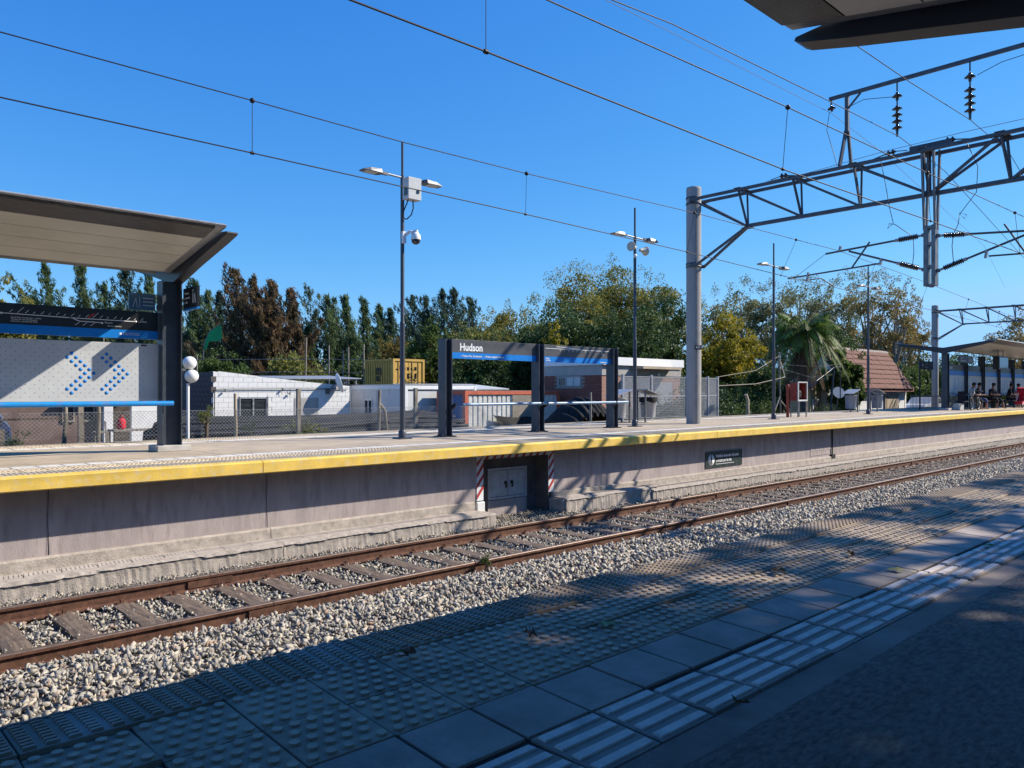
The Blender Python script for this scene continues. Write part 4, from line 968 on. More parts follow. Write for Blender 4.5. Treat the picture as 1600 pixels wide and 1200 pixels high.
# ------------------------------------------------ chain-link fence behind the platform
FE = empty('chain_link_fence', (6, 17.3, -.1), 'sagging chain-link fence on mixed posts behind the far platform', 'fence')
b = MB(); r = random.Random(2); z0, z1 = .9, 1.90; x = -1.0
def mesh_wire(xa, za, xb, zb): b.beam((xa,17.30+.004,za), (xb,17.30-.004,zb), .0042, .0042)
while x < 14.9:
    mesh_wire(x, z0, x+(z1-z0), z1); mesh_wire(x+(z1-z0), z0, x, z1); x += .078
b.beam((-1,17.3,1.90),(15.8,17.3,1.90),.006).beam((-1,17.3,1.4),(15.8,17.3,1.38),.004)
b.build('chain_link_mesh', M_galvl, FE, kind='stuff')
for (x, zt, m_, rr, lean) in ((3.99,2.13,M_barkp,.045,.03),(4.58,2.13,M_barkp,.05,.04),(7.52,2.28,M_conc,.045,.0),(11.40,2.36,M_barkp,.05,.02),(19.94,2.30,M_barkp,.045,0)):
    rr_ = random.Random(x); P = [(x+rr_.uniform(-.012,.012)+lean*k/4, 17.36, -.1+(zt+.1)*k/6) for k in range(7)]
    MB().tube(P, [rr*(1.1-.04*k) for k in range(7)], 8).build('timber_post' if m_ is M_barkp else 'concrete_post', m_, FE)
for (x, zt) in ((4.30,2.13),(6.22,2.29),(9.10,2.40),(12.62,2.42)): MB().box(x-.045,x+.045,17.32,17.41,-.1,zt).build('concrete_post', M_barkp, FE)
MB().tube([(11.45,17.36,2.0),(11.62,17.37,1.8),(11.68,17.37,1.2),(11.66,17.37,.5)], .045, 7).build('timber_strut', M_barkp, FE)
MB().beam((-1,17.34,1.76),(4.0,17.34,1.79),.03,.04).build('timber_rail', M_bark, FE)
for x in (1.0,2.6,2.95): MB().beam((x,17.38,-.1),(x,17.38,1.6),.09).build('timber_post', M_barkp, FE)

# ------------------------------------------------ mesh screens along the back edge
MS = empty('mesh_screen', (24, 17.0, 1.3), 'galvanised mesh screen fence in front of the brick station hut', 'fence')
zb = 1.34
for x in (21.25, 22.9, 25.1, 26.6, 27.3):
    MB().box(x-.04,x+.04,16.98,17.06,.4,2.93).build('post', M_galvl, MS)
def screen(xa, xb, solid):
    f = MB().box(xa,xb,17.0,17.03,zb+.02,zb+.05).box(xa,xb,17.0,17.03,zb+1.50,zb+1.53).box(xa,xb,17.0,17.03,zb+.80,zb+.85).box(xa,xa+.03,17.0,17.03,zb+.05,zb+1.5).box(xb-.03,xb,17.0,17.03,zb+.05,zb+1.5)
    f.build('screen_frame', M_galvl, MS)
    m = MB(); st = .045 if not solid else .028; x = xa+.03
    while x < xb-.03: m.box(x,x+.012,17.012,17.016,zb+.05,zb+1.5); x += st
    z = zb+.08
    while z < zb+1.5: m.box(xa+.03,xb-.03,17.008,17.012,z,z+.010); z += st*1.4
    m.build('screen_mesh', M_galvl, MS, kind='stuff')
    if not solid: MB().beam((xa+.1,17.04,zb+.1),(xb-.1,17.04,zb+.8),.02).build('brace', M_galvl, MS)
screen(21.3,22.86,True); screen(22.94,25.06,False); screen(25.14,26.56,False); screen(26.64,27.26,True)

# ------------------------------------------------ houses and sheds
def brickwall(T, x0, x1, y, z0, z1, facing, mt, mo, cap=300, bw=.245, bh=.083, holes=(), nm='brick'):
    # running bond on a wall plane; facing 'y-' (plane y=const, along x) or 'x-' (plane x=const, along y)
    me = MB().box(0, bw-.012, -.012, .004, 0, bh-.013)
    if facing == 'x-': me = MB().box(-.012, .004, 0, bw-.012, 0, bh-.013)
    full = me.mesh(nm, mt); n = 0; rest = MB(); r = 0; z = z0
    while z < z1-bh*.6:
        a = x0-(bw/2 if r % 2 else 0)
        while a < x1-.02:
            e = a+bw-.012; s_ = max(a, x0); e2 = min(e, x1)
            bad = any(s_ < h[1] and e2 > h[0] and z < h[3] and z+bh > h[2] for h in holes)
            if not bad and e2-s_ > .03:
                if s_ == a and e2 == e and n < cap:
                    link(nm, full, T, (Vector((a, y, z)) if facing == 'y-' else Vector((y, a, z))) - origin(T)); n += 1
                else:
                    if facing == 'y-': rest.box(s_, e2, y-.012, y+.004, z, z+bh-.013)
                    else: rest.box(y-.012, y+.004, s_, e2, z, z+bh-.013)
            a += bw
        z += bh; r += 1
    if rest.v: rest.build(nm+'work', mt, T, kind='stuff')
# station hut
H = empty('brick_hut', (28, 23.5, -.1), 'small brick station hut with a flat white roof slab behind the mesh screen', 'building')
MB().box(26.0,31.9,22.0,22.2,-.1,3.05).box(26.0,26.2,22.2,25.8,-.1,3.05).box(31.7,31.9,22.2,25.8,-.1,3.05).box(26.2,31.7,25.6,25.8,-.1,3.05).build('wall', M_mortar, H)
MB().box(25.97,31.95,21.95,25.85,3.052,3.50).build('ring_beam', mat('grey render', (.40,.38,.35), .9, .08, 2, .3, 40), H)
MB().box(25.92,32.0,21.82,26.0,3.503,3.86).build('roof_slab', M_white, H)
MB().box(28.0,31.0,21.25,21.948,3.36,3.46).build('door_canopy', M_conc, H)
brickwall(H, 22.0, 25.8, 25.995, .9, 3.04, 'x-', M_brick, M_mortar, holes=((23.15,24.65,2.52,3.06),))
brickwall(H, 26.0, 31.9, 21.995, .9, 3.04, 'y-', mat('lit-side brick', (.42,.24,.18), .9, .15, 9, .3, 80, dirt=((.5,.4,.33), .4, 5)), M_mortar, holes=((28.7,31.2,-.1,2.75),))  # front brick paler than the side brick: its sunlight is in the colour
W = MB().box(25.96,25.995,23.2,24.6,2.56,2.60).box(25.96,25.995,23.2,24.6,2.97,3.01).box(25.96,25.995,23.2,23.25,2.60,2.97).box(25.96,25.995,24.55,24.6,2.60,2.97).box(25.965,25.992,23.63,23.67,2.60,2.97).box(25.965,25.992,24.08,24.12,2.60,2.97).build('window', M_galvl, H)
for a in (23.25, 23.67, 24.12): MB().box(25.985,25.994,a,a+.42,2.60,2.97).build('pane', M_glass if a > 24 else M_panel, W)
MB().box(28.7,31.2,21.95,21.99,-.1,2.73).build('door', mat('grey steel door', (.33,.35,.38), .5, .06, 4), H)
MB().tube([(29.7,21.95,3.15),(29.75,21.75,3.15)], .03, 6).lathe([(.06,0),(.09,.1),(0,.12)], (29.75,21.75,3.15), 10, (.3,-1,-.6)).build('wall_lamp', M_white, H)

# white block house with the satellite dish
H = empty('white_block_house', (15, 31.5, -.1), 'white painted concrete block house with a sloping parapet and barred window', 'house')
def ptop(x): return 3.14-(x-11.86)*.102 if x < 15.4 else 2.775-(x-15.4)*.082
b = MB(); b.prism([(11.9,-.1),(17.9,-.1),(17.9,ptop(17.9)-.01),(15.4,ptop(15.4)-.01),(11.9,3.10)], 'y', 29.52, 29.7)
b.box(17.7,17.9,29.7,33.5,-.1,2.5).build('wall', M_limewash, H)
b = MB().box(11.9,12.05,29.7,34.0,-.1,3.08); b.build('side_wall', M_block, H)
MB().box(12.05,17.7,29.7,33.6,2.40,2.46).build('roof', M_conc, H)
blk = MB().box(0,.388,-.010,.004,0,.188).mesh('block', M_limewash); blkd = MB().box(-.010,.004,0,.388,0,.188).mesh('block', M_block)
rest = MB(); z = 1.1; r_ = 0; rr = random.Random(8)
while z < 3.1:
    x = 11.9-(.2 if r_ % 2 else 0)
    while x < 17.9:
        s_, e = max(x, 11.9), min(x+.388, 17.9)
        if not (s_ < 14.08 and e > 12.90 and z < 2.09 and z+.19 > 1.1) and e-s_ > .05:
            top = min(ptop(s_), ptop(e))
            if z+.188 < top:
                if s_ == x and e == x+.388: link('block', blk, H, Vector((x, 29.52+rr.uniform(-.002,.002), z)) - origin(H))
                else: rest.box(s_, e, 29.510, 29.524, z, z+.188)
            elif z < top-.03:
                rest.prism([(s_,z),(e,z),(e,max(z+.01,ptop(e)-.004)),(s_,ptop(s_)-.004)], 'y', 29.510, 29.524)
        x += .4
    z += .2; r_ += 1
rest.build('blockwork', M_limewash, H, kind='stuff')
z = 1.1; r_ = 0
while z < 2.95:
    y = 29.72-(.2 if r_ % 2 else 0)
    while y < 33.6:
        if y > 29.7 or True: link('block', blkd, H, Vector((11.898, max(y,29.53), z)) - origin(H))
        y += .4
    z += .2; r_ += 1
for k, z in enumerate((2.72, 2.32)): MB().box(11.80,12.0,29.47,29.514,z,z+.19).build('toothing_block', M_block, H)
MB().box(11.86,11.93,29.44,29.508,.5,1.30).build('toothing_block', M_limewash, H)
W = empty('window', Vector((13.5, 29.5, 1.2)) - origin(H)); W.parent = H
b = MB().box(12.92,12.97,29.46,29.51,1.05,2.09).box(14.02,14.07,29.46,29.51,1.05,2.09).box(12.97,14.02,29.46,29.51,2.04,2.09).box(13.46,13.52,29.455,29.5,1.05,2.04)
b.build('frame', M_galvl, W); MB().box(12.97,14.02,29.495,29.505,1.05,2.04).build('pane', M_glass, W)
b = MB()
for k in range(5): b.box(12.97,14.02,29.44,29.452,1.15+.2*k,1.163+.2*k)
for x in (12.90,14.09): b.box(x-.012,x+.012,29.43,29.455,1.0,2.13)
b.build('window_bars', M_steeld, W)
MB().box(15.28,16.38,29.49,29.508,.9,2.06).build('bare_patch', mat('grey cement render', (.42,.40,.37), .95, .1, 4, .4, 40), H)
MB().tube([(11.93,29.46,.6),(11.93,29.46,2.38),(12.1,29.46,2.42),(15.0,29.46,2.44),(17.8,29.46,2.44)], .02, 6).build('conduit', M_galv, H)
for x, z in ((12.35,2.36),(14.75,2.43),(15.05,2.25)): MB().lathe([(.0,0),(.05,.0),(.035,.08),(0,.1)], (x,29.45,z), 8, (-.4,-1,-.3)).build('wall_lamp', M_galv, H)
MB().tube([(14.75,29.45,2.42),(14.68,29.45,2.30),(14.72,29.45,2.18)], .008, 4).tube([(15.05,29.45,2.42),(15.1,29.45,2.3),(15.05,29.45,2.12)], .008, 4).build('loose_cable', M_rubber, H)
T = empty('awning', (17.4, 31, 2.8), 'flat pale metal awning roof behind the satellite dish', 'roof')
MB().add([(15.3,30.6,2.86),(19.2,30.6,2.90),(19.2,33.5,3.06),(15.3,33.5,3.0),(15.3,30.6,2.89),(19.2,30.6,2.94),(19.2,33.5,3.10),(15.3,33.5,3.04)], [(0,1,2,3),(4,5,6,7),(0,1,5,4),(1,2,6,5),(2,3,7,6),(3,0,4,7)]).build('roof_sheet', M_galvl, T)
for x in (18.6,19.1): MB().box(x-.04,x+.04,30.9,30.98,-.1,2.88).build('post', M_galv, T)
# satellite dish (60 cm), its shadow falls on the wall
T = empty('satellite_dish', (17.1, 28.95, 2.5), 'white satellite dish on an arm at the right end of the white block house', 'satellite dish')
dc = Vector((17.05, 29.12, 2.66)); ax = Vector((.93,-.30,.30)).normalized()
b = MB(); prof = [(0,0)]+[(.43*k/8, .115*(k/8)**2) for k in range(1,9)]
prof += [(.437,.12)]+[(.43*k/8, .115*(k/8)**2-.012) for k in range(8,0,-1)]+[(0,-.012)]
b.lathe(prof, dc, 28, ax); b.build('dish', M_white, T)
f = dc+ax*.40+Vector((0,0,-.08)); MB().tube([dc-Vector((0,0,.32)), f], .012, 6).lathe([(.03,-.06),(.035,.05)], f, 8, ax).build('feed_arm', M_galv, T)
MB().tube([dc-ax*.02, dc-ax*.16, (16.86,29.3,2.36), (16.8,29.5,2.34)], .028, 8).box(16.72,16.90,29.46,29.51,2.22,2.46).build('mount', M_galv, T)

# cream cabin
H = empty('site_cabin', (20, 28, -.1), 'cream prefabricated site cabin with a narrow window, left of the red framed container', 'cabin')
MB().box(18.76,22.6,26.52,30.8,.1,2.42).build('body', M_cabin, H)
b = MB()
for (xx, yy) in ((18.72,26.48),(18.72,30.72),(22.5,26.48)): b.box(xx,xx+.13,yy,yy+.13,-.05,2.58)
b.box(18.85,22.5,26.49,26.55,2.42,2.58).box(18.73,18.79,26.61,30.72,2.42,2.60).build('frame', M_white, H)
MB().box(18.72,22.6,26.5,30.85,2.60,2.64).build('roof', M_galvl, H)
for k in range(4): MB().box(18.752,18.759,26.7+1.0*k,26.71+1.0*k,.15,2.41).build('panel_seam', M_galv, H)
MB().box(18.86,22.4,26.505,26.519,2.36,2.40).build('drip_rail', M_steeld, H)
W = MB().box(18.735,18.752,29.0,29.06,1.05,2.0).box(18.735,18.752,29.62,29.68,1.05,2.0).box(18.735,18.752,29.06,29.62,1.94,2.0).box(18.735,18.752,29.06,29.62,1.05,1.11).box(18.735,18.752,29.31,29.37,1.11,1.94).build('window', M_white, H)
for a in (29.06, 29.37): MB().box(18.745,18.7595,a+.03,a+.22,1.13,1.92).build('pane', M_glass, W)
MB().box(18.745,18.758,26.85,27.75,.3,2.15).build('door', M_cabin, H)
# red framed container
H = empty('red_framed_container', (22.6, 25, -.1), 'white corrugated container with a faded red frame and black tarpaulin hung on it', 'container')
b = MB()
for (xx, yy) in ((19.9,24.0),(19.9,25.72),(25.3,24.0)): b.box(xx,xx+.16,yy,yy+.16,-.1,2.36)
b.box(20.06,25.3,24.01,24.12,2.20,2.352).box(19.91,20.02,24.16,25.72,2.20,2.352).box(20.06,25.3,24.01,24.12,-.1,.05).build('frame', M_orange, H)
P = []; x = 20.06; k = 0
while x < 25.28:
    P += [(x, 24.06 if k % 2 else 24.09)]; x += .075 if k % 2 == 0 else .19
    P += [(min(x-.03,25.3), 24.06 if k % 2 else 24.09)]; k += 1
P = sorted(P) + [(25.3,24.14),(20.06,24.14)]
MB().prism(P, 'z', .05, 2.20).build('corrugated_wall', mat('dirty white steel', (.62,.62,.58), .6, .12, 2, dirt=((.28,.25,.2), .6, 3)), H)
MB().box(19.96,20.02,24.16,25.72,-.05,2.20).build('end_door', mat('blue steel door', (.10,.16,.30), .6, .15, 3), H)
MB().box(22.55,23.75,24.03,24.058,.7,2.18).build('board_patch', mat('grey plywood', (.26,.23,.19), .8, .15, 5), H)
MB().box(20.0,25.4,24.05,26.3,2.355,2.37).build('roof', M_galvl, H)
H = MB().add([(20.5,27.2,2.40),(25.3,27.2,2.42),(25.3,30,2.66),(20.5,30,2.64),(20.5,27.2,2.44),(25.3,27.2,2.47),(25.3,30,2.71),(20.5,30,2.69)], [(0,1,2,3),(4,5,6,7),(0,1,5,4),(1,2,6,5),(2,3,7,6),(3,0,4,7)]).box(20.6,25.2,27.3,29.9,-.1,2.38)
H.place('low_shed', M_panel, label='low pale shed roof just behind the red framed container', cat='shed')
def cloth(nm, P, nx, nz_, amp, seed, label, y, mt=M_tarp, cat='tarpaulin'):
    # hanging sheet between corner points (tl, tr, br, bl) with folds
    r = random.Random(seed); tl, tr, br, bl = [Vector(p) for p in P]; V = []
    for j in range(nz_+1):
        for i in range(nx+1):
            u, v = i/nx, j/nz_
            p = tl.lerp(tr, u).lerp(bl.lerp(br, u), v); p.y += -amp*(.5+.5*math.sin(u*14+v*3+seed))*min(1, 2*v+.2)-.03+r.uniform(-.01,.01); p.z += -amp*.8*math.sin(PI*u)*(1-v)+r.uniform(-.015,.015); V.append(p)
    b = MB(); b.add(V, [(j*(nx+1)+i, j*(nx+1)+i+1, (j+1)*(nx+1)+i+1, (j+1)*(nx+1)+i) for j in range(nz_) for i in range(nx)], True)
    return b.place(nm, mt, label=label, cat=cat)
cloth('black_tarpaulin', [(21.3,23.95,1.35),(24.1,23.95,1.30),(23.9,23.75,.2),(22.3,23.75,.3)], 24, 8, .12, 3, 'torn black tarpaulin slung across the white corrugated container', 24)
# heap covered in black sheet
b = MB(); n = 60; m_ = 9; r = random.Random(9); V = []
for j in range(m_+1):
    for i in range(n+1):
        u = i/n; v = j/m_
        x = 21.6+3.2*u; h = 1.35*math.sin(PI*min(1,max(0,u)))**.7*(math.sin(PI*(.12+.76*v)))**.6+.5
        V.append((x, 19.8+1.8*v, .2+h+.09*math.sin(u*60+v*2)+r.uniform(-.02,.02)))
b.add(V, [(j*(n+1)+i, j*(n+1)+i+1, (j+1)*(n+1)+i+1, (j+1)*(n+1)+i) for j in range(m_) for i in range(n)], True)
b.box(21.8,24.6,19.9,21.5,-.1,.65)
b.place('covered_heap', M_tarp, label='heap under a ribbed black sheet in front of the brick hut', cat='covered heap')

# yellow container
H = empty('yellow_container', (27.2, 39.5, -.1), 'yellow shipping container with black lettering above the cream cabin', 'container')
b = MB().box(26.06,28.24,38.1,41.0,1.7,4.22); b.build('body', M_yel, H)
for k in range(11): MB().box(26.0,26.058,38.14+.26*k,38.14+.26*k+.13,1.8,4.1).build('corrugation', M_yel, H)
f = MB()
for (xx, yy) in ((26.0,38.0),(28.16,38.0),(26.0,40.95)): f.box(xx,xx+.14,yy,yy+.14,1.6,4.28)
f.box(26.14,28.16,38.0,38.1,4.14,4.28).box(26.0,26.1,38.14,40.95,4.16,4.28).build('frame', M_yel, H)
dr = []
for k in range(2): dr.append(MB().box(26.16+1.0*k,27.13+1.0*k,38.05,38.095,1.75,4.12).build('door', M_yel, H))
for x in (26.4,26.85,27.4,27.85): MB().tube([(x,38.03,1.75),(x,38.03,4.1)], .025, 6).build('locking_bar', M_yel, H)
b = MB(); r = random.Random(3)
for row in range(4):
    for c_ in range(7):
        if r.random() < .85: b.box(26.22+.27*c_,26.22+.27*c_+.16,38.040,38.049,2.1+.5*row,2.1+.5*row+.05+r.uniform(0,.28))
b.build('door_stencils', M_black, dr[0])
sd = bpy.data.objects.new('side_logo', None); COL.objects.link(sd); sd.parent = H; sd.location = Vector((25.99, 39.4, 2.8)) - origin(H)
def xtext(body, size, y, z, par, bold=.02):
    o = text('lettering', body, size, (25.992, y, z), M_black, par, rz=R(-90), bold=bold); return o
xtext('m', .86, 39.85, 3.36, sd, .03); xtext('sc', .60, 39.83, 2.98, sd, .025)
MB().box(26.0,32,38.0,41,-.1,1.55).place('lower_container', M_yel, label='lower container hidden under the yellow one', cat='container')

# house with the clay tile roof
H = empty('tiled_house', (51, 21.5, -.1), 'white walled house with a red clay tile roof behind the fourth light pole', 'house')
MB().box(46.0,55.6,20.0,22.8,-.1,2.42).prism([(20.0,2.42),(22.8,2.42),(21.4,4.60)], 'x', 46.0, 55.6).build('wall', M_limewash, H)
MB().box(44.6,46.0,20.4,21.6,-.1,2.9).build('side_wing', M_cabin, H)
MB().box(43.2,44.6,20.8,22,-.1,2.6).build('side_wing', mat('ochre render', (.50,.42,.24), .9, .06, 3), H)
W = MB().box(43.4,44.3,20.73,20.79,.9,1.9).build('window', M_white, H); MB().box(43.48,44.22,20.72,20.729,.98,1.82).build('pane', M_glass, W)
MB().add([(42.7,20.4,2.5),(44.6,20.4,3.4),(44.6,22,3.4),(42.7,22,2.5),(42.7,20.4,2.58),(44.6,20.4,3.5),(44.6,22,3.5),(42.7,22,2.58)], [(0,1,2,3),(4,5,6,7),(0,1,5,4),(1,2,6,5),(2,3,7,6),(3,0,4,7)]).build('lean_to_roof', mat('dark green sheet', (.03,.06,.06), .6), H)
RF = MB().add([(45.7,19.6,2.32),(55.9,19.6,2.32),(55.9,23.1,2.32),(45.7,23.1,2.32),(45.7,21.4,4.85),(55.9,21.4,4.85),(45.7,19.6,2.44),(55.9,19.6,2.44),(55.9,23.1,2.44),(45.7,23.1,2.44),(45.7,21.4,4.97),(55.9,21.4,4.97)], [(6,7,11,10),(8,9,10,11),(0,4,5,1),(2,5,4,3),(0,1,7,6),(2,3,9,8),(1,5,11,7),(5,2,8,11),(4,0,6,10),(3,4,10,9)]).build('roof', M_tileroof, H)
# tile courses: half-round tiles, each its own piece, overlapping down the slope
tl = MB(); n = 5
for (o, rr_, z_) in ((0,.20,.0),):
    Vv = [(rr_*math.cos(PI*k/n), 0, rr_*.42*math.sin(PI*k/n)+.05) for k in range(n+1)] + [(rr_*.85*math.cos(PI*k/n), .55, rr_*.36*math.sin(PI*k/n)+.01) for k in range(n+1)]
    tl.add(Vv, [(k,k+1,n+2+k,n+1+k) for k in range(n)], False); tl.add([Vv[k] for k in range(n+1)], [tuple(range(n+1))])
tl = tl.mesh('tile', M_tileroof); sl_ = math.atan2(2.53, 1.8); cnt = 0
big_t = MB()
for rr_ in range(8):
    v = rr_/8; y = 19.6+1.8*v; z = 2.45+2.53*v; xa = 45.7; xb = 55.9; x = xa+.2
    while x < xb-.15:
        if cnt < 300: link('tile', tl, RF, Vector((x+random.uniform(-.01,.01), y, z+random.uniform(0,.02))) - origin(RF), (sl_+random.uniform(-.02,.02), 0, random.uniform(-.02,.02))); cnt += 1
        x += .335
MB().tube([(45.7,21.4,5.0),(55.9,21.4,5.0)], .12, 8).build('ridge', M_mortar, RF)
for x in (52.1,):
    MB().box(x,x+2.0,19.92,19.99,-.1,2.15).build('door', mat('worn beige door', (.42,.34,.24), .8, .2, 3, stretch=(4,1,.5)), H)
MB().box(51.8,51.95,19.90,19.99,-.1,2.3).build('door_jamb', M_conc, H)
for x in (48.0,50.0,55.3): MB().box(x,x+.05,19.985,19.999,-.1,2.3).build('wall_seam', M_conc, H)
T = empty('satellite_dish', (44.6, 18.9, 1.0), 'small pale satellite dish in front of the white house wall', 'satellite dish')
b = MB(); dc = Vector((41.0,18.2,2.25)); ax = Vector((-.6,-.7,.35)).normalized(); b.lathe([(.32*k/6, .08*(k/6)**2) for k in range(7)], dc, 20, ax); b.build('dish', M_panel, T)
MB().tube([dc, (41.0,18.3,1.0), (41.0,18.3,-.1)], .03, 6).build('mast', M_galv, T)
MB().tube([(38.6,17.6,.6),(39.2,17.6,3.6)], .05, 6).tube([(39.9,17.6,2.0),(39.9,17.6,3.6)], .03, 5).tube([(39.9,17.6,3.6),(39.2,17.6,3.58),(38.2,17.6,3.2),(37.2,17.6,2.85)], .03, 5).place('bent_pole', M_steeld, label='leaning black pole and bent pipe in front of the tiled house', cat='pole')
T = empty('picket_railing', (50, 17.0, 1.0), 'white picket railing at the back of the platform by the far shelter', 'railing')
x = 48.0; b = MB()
while x < 62: MB().box(x,x+.04,17.0,17.02,.6,2.12).build('picket', M_galvl, T); x += .22
MB().beam((48,17.03,2.05),(62,17.03,2.05),.04).beam((48,17.03,1.2),(62,17.03,1.2),.04).build('rail', M_galvl, T)
# pale car behind the railing
T = empty('parked_car', (66, 21.5, -.1), 'pale silver parked car half hidden behind the picket railing', 'car')
sec = [(62,.25),(61.9,.75),(62.2,.95),(63.2,1.05),(64.0,1.50),(65.4,1.52),(66.1,1.08),(66.4,.9),(66.4,.25)]
MB().prism([(x, z+.35) for x, z in sec], 'y', 21, 22.7).build('body', M_panel, T, bevel=.06)
MB().prism([(63.35,1.42),(64.05,1.80),(65.3,1.82),(65.85,1.45)], 'y', 20.985, 22.715).build('window', M_glass, T)
for x in (62.8, 65.5):
    w_ = MB().lathe([(.14,0),(.32,0),(.32,.2),(.14,.2)], (x,20.98,.30), 18, (0,1,0)).build('wheel', M_rubber, T); MB().lathe([(0,-.01),(.2,-.01),(.2,.03)], (x,20.97,.30), 14, (0,1,0)).build('rim', M_galvl, w_)

# brown house seen under the left shelter
H = empty('brown_house', (6, 27, -.1), 'brown rendered house with two dark windows seen under the left shelter panel', 'house')
M_brown = mat('brown render', (.17,.115,.095), .9, .12, 3, .3, 30)
MB().box(4.6,7.43,27.6,31,-.1,3.3).build('wall', M_brown, H)
for a in (6.3, 6.88):
    W = MB().box(a,a+.36,27.54,27.6,1.35,2.5).build('window', mat('weathered window frame', (.25,.22,.19), .8), H); MB().box(a+.05,a+.31,27.53,27.539,1.42,2.44).build('pane', M_glass, W)
H = empty('white_outbuilding', (9, 27.5, -.1), 'white outbuilding with an open dark doorway seen under the left shelter panel', 'house')
MB().box(7.45,7.72,27.3,27.5,-.1,3.0).box(8.29,9.75,27.3,27.5,-.1,3.0).box(7.72,8.29,27.3,27.5,2.55,3.0).build('wall', M_limewash, H)
MB().box(7.6,9.6,29.3,29.45,-.1,3.0).box(7.46,7.6,27.5,29.3,-.1,3.0).build('inner_wall', M_block, H)
MB().box(7.4,9.8,26.6,29.4,3.02,3.10).build('roof', M_galv, H)
T = empty('gas_cylinder', (7.18, 24.6, 1.2), 'red gas cylinder standing on a table in front of the dark doorway', 'gas cylinder')
MB().lathe([(.08,0),(.11,.02),(.12,.04),(.12,.24),(.09,.30),(.04,.32),(.04,.36),(0,.36)], (7.18,24.6,1.21), 16).build('body', M_fabricred, T); MB().lathe([(.05,.34),(.065,.36),(.065,.41),(.06,.41)], (7.18,24.6,1.21), 10).build('collar', M_red, T)
T = empty('work_table', (8.4, 24.4, -.1), 'low cluttered table carrying the red gas cylinder', 'table')
MB().box(6.9,8.5,24.3,25.0,1.15,1.20).build('tabletop', M_barkp, T)
for x, y in ((6.95,24.35),(8.45,24.35),(6.95,24.95),(8.45,24.95)): MB().box(x-.03,x+.03,y-.03,y+.03,-.1,1.148).build('leg', M_bark, T)
T = empty('wooden_stool', (5.6, 20.4, .3), 'small wooden stool leaning by the fence under the left shelter', 'stool')
MB().box(5.35,5.65,20.3,20.6,1.32,1.36).build('seat', M_barkp, T)
for a, c in ((5.37,5.30),(5.63,5.72)): MB().beam((a,20.35,1.31),(c,20.3,.2),.035).beam((a,20.55,1.6 if a > 5.5 else 1.31),(c,20.6,.2),.035).build('leg', M_barkp, T)
T = MB(); T.box(-2.0,2.4,24,24.3,-.1,1.0)
T.place('garden_wall', M_conc, label='low garden wall at the far left behind the fence', cat='wall')
T = empty('parked_motor_car', (4.2, 26.6, -.1), 'dark blue car parked at the far left, glimpsed under the shelter panel', 'car')
sec = [(1.9,.3),(1.85,.85),(2.5,1.25),(3.2,1.75),(4.6,1.75),(4.95,1.2),(5.0,.3)]
MB().prism([(x-.3, z+.1) for x, z in sec], 'y', 26.0, 27.4).build('body', mat('dark blue car paint', (.03,.05,.12), .3, .05, 3, spec=.6), T, bevel=.05)
MB().prism([(2.4,1.38),(2.98,1.78),(4.2,1.78),(4.45,1.38)], 'y', 25.985, 27.415).build('window', M_glass, T)
for x in (2.3, 4.0): MB().lathe([(0,0),(.32,0),(.32,.2),(0,.2)], (x,25.98,.25), 16, (0,1,0)).build('wheel', M_rubber, T)
T = MB(); rr = random.Random(4)
for k in range(26):
    x = 7.3+rr.uniform(0,2.2); T.cbox((x, 22.2+rr.uniform(-.4,.5), .7+rr.uniform(0,.75)), (rr.uniform(.1,.5),rr.uniform(.1,.4),rr.uniform(.05,.3)), rr.uniform(0,3), rr.uniform(-.6,.6), rr.uniform(-.6,.6))
T.place('scrap_heap', M_tarp, label='dark scrap heap beside the table behind the fence', cat='scrap heap')

# black pipes stacked along the fence
rr = random.Random(6); PG = 'black plastic pipes stacked behind the fence'
pl_ = ['topmost long black pipe of the stack behind the fence', 'black pipe second from the top of the stack', 'black pipe in the middle of the stack behind the fence', 'black pipe sagging at the front of the stack', 'black pipe low in the stack behind the fence', 'black pipe lying crosswise on the left of the stack', 'black pipe at the back of the stack', 'black pipe at the bottom front of the stack', 'bent black pipe curling down at the left of the stack', 'black pipe on the lowest layer of the stack']
for k in range(16):
    y = 19.9-.105*k+rr.uniform(-.02,.02); z = 1.72-.034*k
    x0 = 6.4+rr.uniform(0,.8); x1 = 15.2+rr.uniform(-1.2,.6)
    sl0 = rr.uniform(-.10,.05); P = [(x0+(x1-x0)*t/8, y+.1*math.sin(t*.9+k), z-.03-.06*math.sin(PI*t/8+k*.3)+sl0*(1-t/8)) for t in range(9)]
    if k == 5: P = [(6.5,18.35,1.0),(8.5,18.35,1.15),(10.5,18.4,1.36),(12.5,18.5,1.48)]
    if k == 8: P = [(6.4,18.3,1.05),(7.5,18.25,1.12),(8.8,18.25,1.28),(10.2,18.3,1.34)]
    T = MB().tube(P, .062, 10, caps=True); T.place('plastic_pipe', M_pipe, label=pl_[k] if k < 10 else ('eleventh black pipe of the stack counted from its top','twelfth black pipe of the stack counted from its top','thirteenth black pipe of the stack counted from its top','fourteenth black pipe of the stack, near its foot','second lowest black pipe of the stack','lowest black pipe of the stack, nearest the fence')[k-10], cat='pipe', group=PG)
T = empty('wooden_bench', (16.6, 21.6, -.1), 'small wooden trestle bench in front of the cream cabin', 'bench')
MB().box(15.9,17.3,21.4,21.7,1.42,1.47).build('seat', M_bark, T)
for x in (16.1, 17.1): MB().beam((x,21.45,1.42),(x-.15,21.4,.6),.06).beam((x,21.65,1.42),(x+.15,21.7,.6),.06).build('leg', M_bark, T)

